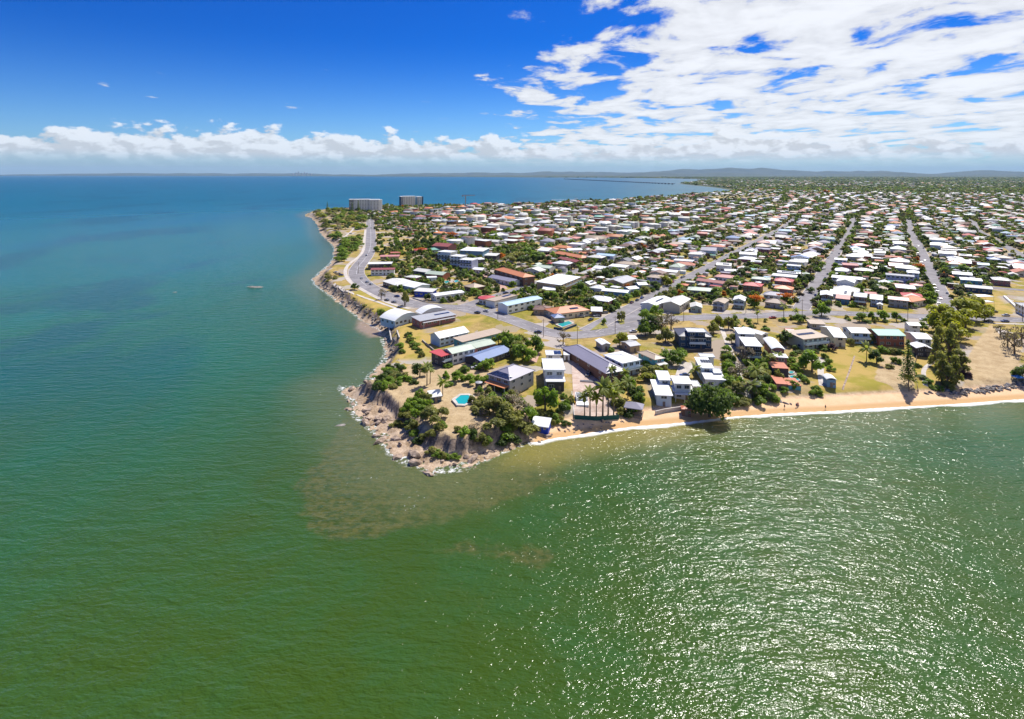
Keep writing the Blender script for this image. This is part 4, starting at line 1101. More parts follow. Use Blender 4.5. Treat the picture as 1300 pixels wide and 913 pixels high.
# --- two seaside apartment towers
def tower(label, short, p1, p2, h, floors, wings, accents):
    (xa, ya, z) = G(*p1); (xb, yb, _) = G(*p2)
    rz = math.atan2(yb - ya, xb - xa); Wd = math.hypot(xb - xa, yb - ya)
    root = tag(empty('apartment_tower', ((xa + xb) / 2, (ya + yb) / 2, z), rz), label, 'apartment tower', 'seaside apartment towers')
    fh = h / floors
    for (f0, f1, dy, hh, mc) in wings:
        x0, x1 = -Wd / 2 + f0 * Wd, -Wd / 2 + f1 * Wd
        w_ = MB().box(x0, x1, dy, dy + 22, -2, hh * h).ob('wing', wallm(mc), root)
        MB().box(x0 - .6, x1 + .6, dy - 1.2, dy + 22.6, hh * h, hh * h + .9).ob('roof', roofm('white'), root)
        n = max(2, int((x1 - x0) / 6))
        for k in range(int(floors * hh)):
            MB().box(x0 + .4, x1 - .4, dy - 1.6, dy, k * fh + fh * .96, k * fh + fh * 1.02).box(x0 + .4, x1 - .4, dy - 1.6, dy - 1.5, k * fh + fh * 1.02, k * fh + fh * 1.3).ob('balcony', wallm('white'), root)
            for i in range(n):
                ob('window', WIN, root, (x0 + (x1 - x0) * (i + .5) / n, dy, k * fh + .5), 0, ((x1 - x0) / n * .5, 1, fh * .42))
    for (f0, f1, dy, hh, mc) in accents:
        MB().box(-Wd / 2 + f0 * Wd, -Wd / 2 + f1 * Wd, dy, dy + 10, -2, hh * h).ob('stair_tower', wallm(mc), root)
    HOUSES.append(dict(short=short, x=(xa + xb) / 2, y=(ya + yb) / 2 + 11, r=Wd / 2, zg=z, h=h, w=Wd, d=24, rz=rz, root=root))
tower('long white seaside apartment tower with two angled wings', 'long white apartment tower', (443, 268), (485, 267.5), 27, 8, [(0, .14, 2, 1.0, 'dark'), (.14, .62, 0, 1.0, 'white'), (.62, .92, -3, .98, 'white')], [(.92, 1.0, -1, .99, 'white')])
tower('white and blue-glass apartment tower next to the bay', 'blue-glass apartment tower', (509, 262.5), (538, 262), 28, 9, [(0, .1, 1, .98, 'navy'), (.1, .62, 0, 1.0, 'white'), (.72, .92, 2, .95, 'pblue')], [(.64, .70, 3, .9, 'blue'), (.92, .99, 3, .98, 'navy')])

# ------------------------------------------------------------------ more houses along the streets
ORD = ['zeroth', 'first', 'second', 'third', 'fourth', 'fifth', 'sixth', 'seventh', 'eighth', 'ninth', 'tenth', 'eleventh', 'twelfth', 'thirteenth', 'fourteenth', 'fifteenth',
       'sixteenth', 'seventeenth', 'eighteenth', 'nineteenth', 'twentieth', 'twenty-first', 'twenty-second', 'twenty-third', 'twenty-fourth', 'twenty-fifth', 'twenty-sixth', 'twenty-seventh',
       'twenty-eighth', 'twenty-ninth', 'thirtieth'] + ['%dth' % i for i in range(31, 90)]
RW = [('white', 31), ('offwhite', 18), ('grey', 14), ('tan', 11), ('orange', 7), ('terra', 5), ('pink', 6), ('red', 3.5), ('brown', 6), ('mauve', 8), ('pgreen', 5), ('green', 2), ('lblue', 3), ('blue', 2), ('dgrey', 3), ('rbrown', 4)]
WW = [('white', 30), ('cream', 16), ('pblue', 8), ('grey', 8), ('brick', 10), ('tan', 9), ('pinkb', 7), ('brown', 6), ('pgreen', 4), ('dark', 2)]
RWORD = dict(white='white', offwhite='cream', grey='grey', tan='tan', orange='orange', terra='terracotta', pink='pink', red='red', brown='brown', mauve='slate', pgreen='pale green', green='green', lblue='light blue', blue='blue', dgrey='charcoal', rbrown='dark brown')
KWORD = dict(g='gable-roofed', G='gable-fronted', h='hip-roofed', f='flat-roofed', s='flat-roofed')
def wpick(r, tab):
    t = r.random() * sum(w for _, w in tab)
    for k, w in tab:
        t -= w
        if t <= 0: return k
    return tab[0][0]
from mathutils.kdtree import KDTree
_rp = np.concatenate([np.concatenate([p, np.full((len(p), 1), w)], 1) for p, w in ROADS])
_kd = KDTree(len(_rp))
for i, q in enumerate(_rp): _kd.insert((q[0], q[1], 0), i)
_kd.balance()
def road_dist(x, y):
    best = 1e9
    for _c0, i, d in _kd.find_n((x, y, 0), 3): best = min(best, d - _rp[i, 2] / 2)
    return best
occ = {}
def occ_add(x, y, r):
    occ.setdefault((int(x // 40), int(y // 40)), []).append((x, y, r))
def occ_hit(x, y, r):
    i, j = int(x // 40), int(y // 40)
    for a in (i - 1, i, i + 1):
        for b in (j - 1, j, j + 1):
            for X, Y, R in occ.get((a, b), ()):
                if (X - x) ** 2 + (Y - y) ** 2 < (R + r) ** 2: return True
    return False
for h_ in HOUSES:
    # long houses are covered by several discs
    n = max(1, int(round(max(h_['w'], h_['d']) / min(h_['w'], h_['d'])))); L = max(h_['w'], h_['d']); s_ = min(h_['w'], h_['d'])
    a = h_['rz'] if h_['w'] >= h_['d'] else h_['rz'] + math.pi / 2
    for k in range(n):
        t = (k + .5) / n - .5
        occ_add(h_['x'] + math.cos(a) * t * L, h_['y'] + math.sin(a) * t * L, s_ * .55)
def landward(x, y):
    """the part of town behind the sea-front houses placed one by one"""
    px_, py_ = proj(x, y, PLAT)
    if px_ < 470: return py_ < 262 and y < 2500
    lim = np.interp(px_, [470, 520, 560, 600, 690, 760, 812, 830, 1010, 1200, 1215, 1300], [284, 300, 306, 318, 352, 372, 382, 376, 388, 383, 362, 352])
    return py_ < lim
# places no house stands: park on the west shore, tree belts, open grass
NOBUILD = [[(380, 262), (455, 262), (466, 300), (466, 345), (420, 372), (380, 340)], [(1208, 372), (1300, 366), (1300, 400), (1205, 402)], [(470, 312), (545, 308), (545, 325), (472, 332)],
           [(640, 312), (690, 308), (692, 338), (640, 338)], [(900, 248), (1000, 246), (980, 252), (905, 254)]]
NBP = [[w0(a, b, PLAT) for a, b in P] for P in NOBUILD]
def nobuild(x, y):
    return any(poly_sd(np.array([x]), np.array([y]), P)[0] > 0 for P in NBP)
cand = []
r2 = random.Random(21)
rows = [(v, u, n) for v, u, n in STREETS] + [(v, EXU(v) - 20, n) for v, n in EXTRA_V]
for v_, u0, nm in rows:
    for side in (-1, 1):
        for lane in (22.0, 37.0):
            u = u0 + (14 if lane < 30 else 22)
            while u < 3300:
                step = r2.uniform(15.5, 25.0) * (1.0 if lane < 30 else 1.25)
                if r2.random() < (.45 if lane > 30 else .08): u += step; continue
                x, y = uv2w(u, v_ + side * (lane + r2.uniform(-5.0, 5.5)))
                cand.append((x, y, u, side, nm, lane)); u += step
near_c, far_c = [], []
for (x, y, u, side, nm, lane) in cand:
    if y < 100: continue
    px_, py_ = proj(x, y, PLAT)
    if not (380 < px_ < 1330): continue
    if not landward(x, y): continue
    near_c.append((x, y, u, side, nm, lane))
near_c.sort(key=lambda c: c[1])
arr = np.array([(c[0], c[1]) for c in near_c]); sd_, _ = shore(arr[:, 0], arr[:, 1])
picked = []
for c, s_ in zip(near_c, sd_):
    x, y = c[0], c[1]
    if s_ < 30 or nobuild(x, y): continue
    if road_dist(x, y) < 7.0: continue
    small = c[5] > 30
    w = r2.uniform(8, 11) if small else r2.uniform(12, 18.5); d = r2.uniform(6, 9) if small else r2.uniform(10.5, 15.5)
    west = w2uv(x, y)[1] < -290
    if west and not small: w *= r2.uniform(1.0, 1.45); d *= r2.uniform(1.0, 1.25)
    if occ_hit(x, y, max(w, d) * .5): continue
    occ_add(x, y, min(w, d) * .55)
    picked.append((c, w, d))
NTHING = 140
cnt = {}
mass = []
for (c, w, d) in picked:
    x, y, u, side, nm, lane = c
    if y > 900 and r2.random() < min(.5, .1 + (y - 900) / 2500): continue
    rc = wpick(r2, RW); wc = wpick(r2, WW)
    kind = r2.choice('ggGhhhhf' if lane < 30 else 'ggsf')
    h = r2.choice([3.2, 3.4, 3.6, 4.8, 5.2, 5.6]) if lane < 30 else 3.0
    if w2uv(x, y)[1] < -290 and lane < 30 and r2.random() < .4: kind = r2.choice('fgf'); h = r2.choice([5.6, 6.4, 8.4, 9.0])
    pitch = r2.uniform(.24, .42) if kind in 'gGh' else .06
    rz = GV + r2.uniform(-.13, .13) + (math.pi / 2 if r2.random() < .4 else 0)
    if rz > math.pi / 2: rz -= math.pi
    if cnt.get('n', 0) < NTHING and y < 900:
        cnt['n'] = cnt.get('n', 0) + 1
        key = (nm, side, lane < 30); cnt[key] = cnt.get(key, 0) + 1
        sd = 'left' if side < 0 else 'right'
        what = 'house' if lane < 30 else 'backyard house'
        short = '%s %s on the %s of %s' % (ORD[cnt[key]], what, sd, nm)
        label = '%s %s %s, %s from the sea on the %s of %s' % (RWORD[rc], KWORD[kind], what, ORD[cnt[key]], sd, nm)
        pxm = FPX / y
        build_house('house', short, label, x, y, rz, w, d, h, kind, rc, wc, pitch=pitch, zg=PLAT, win=(3 if pxm > 1.3 else 1), sides=False, caps=pxm > 1.2,
                    solar=(r2.choice([-.3, .3]), -.5, 4, 1, 1.3, 1.8) if r2.random() < .16 else None)
    else:
        mass.append((x, y, rz, w, d, h, pitch, ROOFC[rc], WALLC[wc], kind))
        if r2.random() < .45:
            a = rz + math.pi / 2; q = r2.choice([-1, 1]); e = r2.uniform(-.25, .25) * w
            mass.append((x + math.cos(a) * q * d * .5 + math.cos(rz) * e, y + math.sin(a) * q * d * .5 + math.sin(rz) * e, rz + math.pi / 2, d * .8, w * .42, h - .15, pitch, ROOFC[rc], WALLC[wc], 'g'))
# sheds and carports in the back gardens
rs_ = random.Random(31)
for _ in range(3800):
    y = 430 * math.exp(rs_.random() * math.log(2600 / 430)); x = rs_.uniform(-.3, .95) * y
    if not landward(x, y): continue
    w, d = rs_.uniform(4.5, 9), rs_.uniform(4, 7)
    if occ_hit(x, y, 3.2) or road_dist(x, y) < 4.5 or shore1(x, y)[0] < 30 or nobuild(x, y): continue
    occ_add(x, y, 3.0)
    rc = wpick(rs_, RW)
    mass.append((x, y, GV + rs_.choice([0, math.pi / 2]) + rs_.uniform(-.2, .2), w, d, rs_.uniform(2.6, 3.4), .12, ROOFC[rc], WALLC[wpick(rs_, WW)], rs_.choice('gf')))
# the rest of the town, further off
r3 = random.Random(5)
def far_rows():
    for _ in range(5200):
        y = 2300 * math.exp(r3.random() * math.log(9000 / 2300)); t = r3.uniform(-.1, .95)
        yield t * y, y
pts = np.array(list(far_rows())); sd2, _ = shore(pts[:, 0], pts[:, 1])
cl = fbm(pts[:, 0] * .0016, pts[:, 1] * .0016) + .5
for (x, y), s_, q in zip(pts, sd2, cl):
    if s_ < 40 or q < .38 or (x > 0.55 * y and y > 7000): continue
    if y < 3300 and occ_hit(x, y, 8): continue
    rc = wpick(r3, RW); wc = wpick(r3, WW)
    big = 1.0 + (y - 2300) / 9000
    mass.append((x, y, GV + r3.choice([0, math.pi / 2]), r3.uniform(11, 20) * big, r3.uniform(9, 13) * big, 4.0, .3, ROOFC[rc], WALLC[wc], 'g'))
def mass_mesh(L):
    n = len(L); V = np.zeros((n, 14, 3), np.float32); C = np.zeros((n, 12, 3), np.float32)
    T = [(0, 1, 5, 4), (1, 2, 6, 5), (2, 3, 7, 6), (3, 0, 4, 7)]
    for i, (x, y, rz, w, d, h, p, rc, wc, k) in enumerate(L):
        hw, hd = w / 2, d / 2; o = .5
        ins = min(hw * .9, hd) if k == 'h' else 0.0
        rr = p * (hd) if k in 'gGh' else .35
        loc = [(-hw + o, -hd + o, -1), (hw - o, -hd + o, -1), (hw - o, hd - o, -1), (-hw + o, hd - o, -1), (-hw + o, -hd + o, h), (hw - o, -hd + o, h), (hw - o, hd - o, h), (-hw + o, hd - o, h),
               (-hw, -hd, h), (hw, -hd, h), (hw, hd, h), (-hw, hd, h), (-hw + ins, 0, h + rr), (hw - ins, 0, h + rr)]
        c, s = math.cos(rz), math.sin(rz)
        V[i] = [(x + a * c - b * s, y + a * s + b * c, PLAT + z) for a, b, z in loc]
        C[i, :4] = wc; C[i, 4:] = rc
        C[i] *= r3.uniform(.62, 1.08)
    F = []
    tri = T + [(8, 9, 13, 12), (10, 11, 12, 13), (9, 10, 13, 13), (11, 8, 12, 12)]
    base = np.arange(n)[:, None] * 14
    quads = np.array(T + [(8, 9, 13, 12), (10, 11, 12, 13)]); tris = np.array([(9, 10, 13), (11, 8, 12)])
    Q = (base[:, :, None] + quads[None]).reshape(-1, 4)
    R3 = (base[:, :, None] + tris[None]).reshape(-1, 3)
    # one triangle list
    F = np.concatenate([Q[:, [0, 1, 2]], Q[:, [0, 2, 3]], R3])
    qc = C[:, [0, 1, 2, 3, 4, 5]].reshape(-1, 3)
    cols = np.concatenate([qc, qc, C[:, [4, 5]].reshape(-1, 3)])
    return big_mesh('distant_houses', V.reshape(-1, 3), F, M_MASS_H, cols)
tag(ob('distant_houses', mass_mesh(mass)), 'mass of pale roofed houses filling the far suburb', 'houses', kind='stuff')

# ------------------------------------------------------------------ trees
r4 = random.Random(99); n4 = np.random.RandomState(4)
def cards(cent, nrm, size, rs, asp=.7):
    """one bent leaf-spray card at each centre, facing roughly nrm"""
    n = len(cent)
    nr = nrm + rs.normal(0, .48, (n, 3)); nr /= np.linalg.norm(nr, axis=1)[:, None] + 1e-9
    a = np.cross(nr, rs.normal(0, 1, (n, 3))); a /= np.linalg.norm(a, axis=1)[:, None] + 1e-9
    b = np.cross(nr, a)
    s = size * rs.uniform(.6, 1.35, (n, 1))
    bend = nr * s * .25
    V = np.stack([cent - a * s - bend, cent - b * s * asp, cent + a * s - bend, cent + b * s * asp], 1)
    return V.reshape(-1, 3)
def quadF(n):
    return np.arange(4 * n).reshape(n, 4)
def crown_round(seed, lobes=11, per=95, rx=1.0, rz=.8, spread=.62, size=.10, flat=False):
    """unit crown: clumps of leaf sprays around lobes, base at z = 0"""
    rs = np.random.RandomState(seed); out = []
    for k in range(lobes):
        a = rs.uniform(0, 2 * math.pi); q = spread * math.sqrt(rs.rand()) if k else 0
        zc = rz * (rs.uniform(.35, 1.25) if not flat else rs.uniform(.75, 1.15)) * (1 - .35 * q)
        c = np.array([rx * q * math.cos(a) * 1.1, rx * q * math.sin(a) * 1.1, zc])
        lr = rs.uniform(.26, .44)
        d = rs.normal(0, 1, (per, 3)); d /= np.linalg.norm(d, axis=1)[:, None]
        d[:, 2] = np.where(d[:, 2] < -.35, -d[:, 2] * .5, d[:, 2])
        rad = lr * rs.uniform(.55, 1.08, (per, 1))
        out.append(cards(c + d * rad * np.array([1, 1, .62 if flat else .82]), d + np.array([0, 0, .85]), size, rs))
    V = np.concatenate(out); return V
def mk(name, V, mat):
    return big_mesh(name, V, quadF(len(V) // 4), mat)
def crown_pine(seed, tiers=19):
    rs = np.random.RandomState(seed); out = []
    for t in range(tiers):
        z = .12 + .86 * t / tiers; R = .19 * (1 - z) ** 1.0 + .008
        nb = 9 if t < tiers * .7 else 6
        for k in range(nb):
            a = 2 * math.pi * (k + rs.rand() * .5) / nb
            m = max(3, int(9 * R / .2))
            s = np.linspace(.15, 1, m)[:, None]
            p = np.concatenate([s * R * math.cos(a), s * R * math.sin(a), z - .035 * s + .03 * s * s], 1) + rs.normal(0, .006, (m, 3))
            out.append(cards(p, np.tile([0, 0, 1.0], (m, 1)), .027, rs, .6))
    return np.concatenate(out)
def crown_palm(seed, nf=17, droop=1.0):
    rs = np.random.RandomState(seed); V = []; F = []
    for k in range(nf):
        a = 2 * math.pi * k / nf + rs.uniform(-.2, .2); el = rs.uniform(-.25, 1.1); L = rs.uniform(.85, 1.15)
        p = np.array([0, 0, 0.0]); d = np.array([math.cos(a) * math.cos(el), math.sin(a) * math.cos(el), math.sin(el)])
        seg = 6; sidev = np.array([-math.sin(a), math.cos(a), 0]); base = len(V)
        for i in range(seg + 1):
            w = .17 * math.sin(math.pi * (.12 + .86 * i / seg)) ** .8
            V += [p - sidev * w - np.array([0, 0, w * .5]), p, p + sidev * w - np.array([0, 0, w * .5])]
            p = p + d * L / seg; d = d + np.array([0, 0, -.20 * droop]); d /= np.linalg.norm(d)
        for i in range(seg):
            b = base + 3 * i
            F += [(b, b + 1, b + 4, b + 3), (b + 1, b + 2, b + 5, b + 4)]
    return np.array(V), np.array(F)
def crown_sparse(seed):
    return crown_round(seed, 9, 40, 1.0, .9, .7, .07)
CROWNS = {}
for kind, mat in (('green', 'green'), ('bright', 'bright'), ('dark', 'dark'), ('olive', 'olive'), ('yellow', 'yellow'), ('purple', 'purple')):
    CROWNS[kind] = [mk('crown', crown_round(31 * i + 7, 9 + 2 * i, 105, 1.0, .72 + .08 * i), LEAF[mat]) for i in range(3)]
CROWNS['brown'] = [mk('crown', crown_sparse(600 + i), LEAF['brown']) for i in range(3)]
CROWNS['big'] = [mk('crown', crown_round(910, 26, 190, 1.05, .62, .74, .062), LEAF['dark'])]
CROWNS['flat'] = [mk('crown', crown_round(920 + i, 20, 120, 1.1, .50, .85, .075, True), LEAF['yellow']) for i in range(2)]
CROWNS['tall'] = [mk('crown', np.concatenate([crown_round(940 + i, 8, 70, .8, .55, .6, .10) * [1, 1, 1.0], crown_round(950 + i, 7, 60, .7, .5, .6, .10) + [0, 0, .85], crown_round(960 + i, 5, 60, .5, .5, .5, .10) + [0, 0, 1.5]]), LEAF['olive']) for i in range(3)]
CROWNS['pine'] = [mk('crown', crown_pine(970 + i), LEAF['dark']) for i in range(2)]
pv_ = [crown_palm(980 + i) for i in range(3)]
CROWNS['palm'] = [big_mesh('crown', v, f, LEAF['palm']) for v, f in pv_]
FLOWER = [mk('blossom', crown_round(990 + i, 12, 26, 1.02, .86, .66, .10, True) + [0, 0, .06], LEAF['flame']) for i in range(2)]
def trunk_mesh(seed, limbs=True, palm=False):
    rs = random.Random(seed); b = MB()
    if palm:
        k = rs.uniform(-.06, .06)
        b.tube([(0, 0, -.1), (k, 0, .3), (k * 1.8, k, .65), (k * 2, k, 1.0)], [.035, .025, .022, .02], 7)
        return b.mesh('trunk', [M_BARK])
    b.tube([(0, 0, -.12), (.01, 0, .25), (rs.uniform(-.04, .04), rs.uniform(-.04, .04), .55), (0, 0, .85)], [.075, .055, .045, .018], 7)
    if limbs:
        for k in range(5):
            a = 2 * math.pi * k / 5 + rs.random(); z = rs.uniform(.3, .5)
            b.tube([(0, 0, z), (.22 * math.cos(a), .22 * math.sin(a), z + .16), (.42 * math.cos(a), .42 * math.sin(a), z + .30)], [.032, .022, .008], 5)
    return b.mesh('trunk', [M_BARK])
TRUNKS = [trunk_mesh(i) for i in range(3)]; TRUNKP = [trunk_mesh(10 + i, palm=True) for i in range(3)]
TW = dict(green='green leafy tree', bright='bright green leafy tree', dark='dark green leafy tree', olive='olive green tree', yellow='yellow-green tree', brown='brown sparse-leaved tree', big='broad dark green fig tree',
          flat='spreading yellow-green tree', tall='tall slender casuarina tree', pine='tall conical pine tree', palm='palm tree', purple='purple-leaved bush', flame='orange-flowered flame tree')
TREES = []
seen_lab = {}
HP = np.array([(h_['x'], h_['y']) for h_ in HOUSES])
def relation(x, y):
    d = (HP[:, 0] - x) ** 2 + (HP[:, 1] - y) ** 2; i = int(np.argmin(d)); h_ = HOUSES[i]
    vx, vy = x / math.hypot(x, y), y / math.hypot(x, y)
    ex, ey = x - h_['x'], y - h_['y']
    f = ex * vx + ey * vy; s = ex * vy - ey * vx
    if abs(f) > abs(s): rel = 'behind' if f > 0 else 'in front of'
    else: rel = 'right of' if s > 0 else 'left of'
    sh = h_['short']
    if len(sh.split()) > 9: sh = sh.split(' with ')[0] if len(sh.split(' with ')[0].split()) > 3 else ' '.join(sh.split()[:10])
    return rel, sh
def uniq(label, sizes=()):
    return label
def clip16(s):
    w = s.split(); return ' '.join(w[:16])
def tree(x, y, h, r, kind, label=None, zg=None, shrub=False, group=None):
    if zg is None: zg = max(gz(x, y), .3)
    ck = 'green' if kind == 'flame' else kind
    i = r4.randrange(len(CROWNS[ck]))
    nm = {'palm': 'palm_tree', 'pine': 'pine_tree', 'flame': 'flame_tree'}.get(kind, 'shrub' if shrub else 'tree')
    if label is None:
        rel, sh = relation(x, y)
        wd_ = TW[kind].replace('tree', 'shrub') if shrub else TW[kind]
        sz = ('low' if h < 2.6 else 'tall') if shrub else ('small' if r < 3.4 else ('big' if r > 5.6 else 'mid-sized'))
        label = clip16('%s %s %s the %s' % (sz, wd_, rel, sh))
    rot = r4.uniform(0, 6.28)
    root = tag(empty(nm, (x, y, zg), rot), label, 'shrub' if shrub else ('palm' if kind == 'palm' else 'tree'), group or ('shrubs of the town gardens' if shrub else 'trees of the town gardens'))
    if kind == 'palm':
        ob('trunk', TRUNKP[i], root, (0, 0, 0), 0, (h, h, h * .97))
        v = TRUNKP[i].vertices[len(TRUNKP[i].vertices) - 3].co
        ob('crown', CROWNS['palm'][i], root, (v.x * h, v.y * h, h * .95), 0, (r, r, r))
    elif kind == 'pine':
        ob('trunk', TRUNKP[i % 3], root, (0, 0, 0), 0, (.25 * h, .25 * h, h * .96))
        ob('crown', CROWNS['pine'][i % 2], root, (0, 0, 0), 0, (h * r, h * r, h))
    elif shrub:
        ob('trunk', TRUNKS[i % 3], root, (0, 0, 0), 0, (h * .5, h * .5, h * .6))
        ob('crown', CROWNS[ck][i], root, (0, 0, -.18 * h), 0, (r, r, h * .8))
    else:
        ch = h * (.78 if kind not in ('flat', 'tall') else .84)
        top = {'flat': 1.0, 'tall': 2.35, 'big': 1.15}.get(kind, 1.35)
        ob('trunk', TRUNKS[i % 3], root, (0, 0, 0), 0, (h * (.9 if kind == 'flat' else .6), h * (.9 if kind == 'flat' else .6), h * .92))
        base = h * (.0 if kind != 'big' else .0)
        if kind == 'big': root.name = 'fig_tree'
        ob('crown', CROWNS[ck][i], root, (0, 0, base if kind != 'flat' else h * .45), 0, (r, r, (h - base) / top if kind != 'flat' else h * .5))
        if kind == 'flame':
            ob('blossom', FLOWER[i % 2], root, (0, 0, h * .34), 0, (r, r, (h - base) / 1.4))
    TREES.append((x, y, r, shrub)); occ_add(x, y, r * .55)
    return root
def TP(px_, py_, h, r, kind, label=None, shrub=False):
    x, y, z = G(px_, py_); return tree(x, y, h, r, kind, label, z, shrub)
# landmarks
TP(901, 529, 15.0, 8.6, 'big', 'huge dark green fig tree overhanging the sand')
TP(692, 521, 10.5, 5.0, 'bright', 'round bright green tree before the white stepped house')
TP(1153, 489, 21.0, 1.0, 'pine', 'tall pine standing alone on the beachfront lawn')
TP(1217, 406, 17, 13.5, 'yellow', 'spreading yellow-green tree at the end of parked cars street')
TP(1240, 399, 13, 10.0, 'yellow', 'yellow-green crown nearest the white marquees')
TP(1203, 424, 15, 9.0, 'yellow', 'lower yellow-green crown towards the beach grass')
for i, (a, b, h) in enumerate(((1189, 466, 16), (1196, 486, 15), (1206, 462, 18), (1213, 488, 14), (1203, 494, 11), (1220, 474, 12), (1192, 450, 15), (1211, 446, 15))):
    TP(a, b, h, 4.0 + .6 * (i % 3), 'tall', '%s casuarina of the tall dark clump beside the sandy lot' % ORD[i + 1])
TP(1226, 417, 14, 9.0, 'yellow', 'yellow-green crown in front of the spreading tree'); TP(1212, 434, 12, 7.5, 'yellow', 'seaward-most yellow-green crown above the casuarinas'); TP(1196, 409, 12, 8.0, 'yellow', 'yellow-green crown overhanging the street kerb'); TP(1250, 408, 9, 6, 'yellow', 'small yellow-green crown beside the parked cars')
TP(1222, 478, 4, 3.5, 'purple', 'low purplish bush at the edge of the sandy lot', True)
for i, (a, b, h, r) in enumerate(((1279, 440, 11, 5), (1288, 449, 12, 5.5), (1297, 436, 11, 5), (1270, 428, 8, 3.5))):
    TP(a, b, h, r, 'brown', '%s half-bare grey-brown tree on the sandy lot' % ORD[i + 1])
TP(1303, 486, 9, 6, 'dark', 'dark leafy tree above the blue beach shelter')
for lab, a, b, h, r, k in (('orange flame tree overhanging flame tree street corner', 997, 388, 8, 5.4, 'flame'), ('orange flame tree left of the brown hip roof', 958, 391, 8, 5.8, 'flame'),
                           ('orange flame tree above the white domed roof', 1166, 347, 8, 5.5, 'flame'), ('orange flame tree among the apartment blocks', 573, 306, 11, 9, 'flame'), ('orange flame tree by the red hip roof', 533, 323, 7, 6, 'flame')):
    TP(a, b, h, r, k, lab)
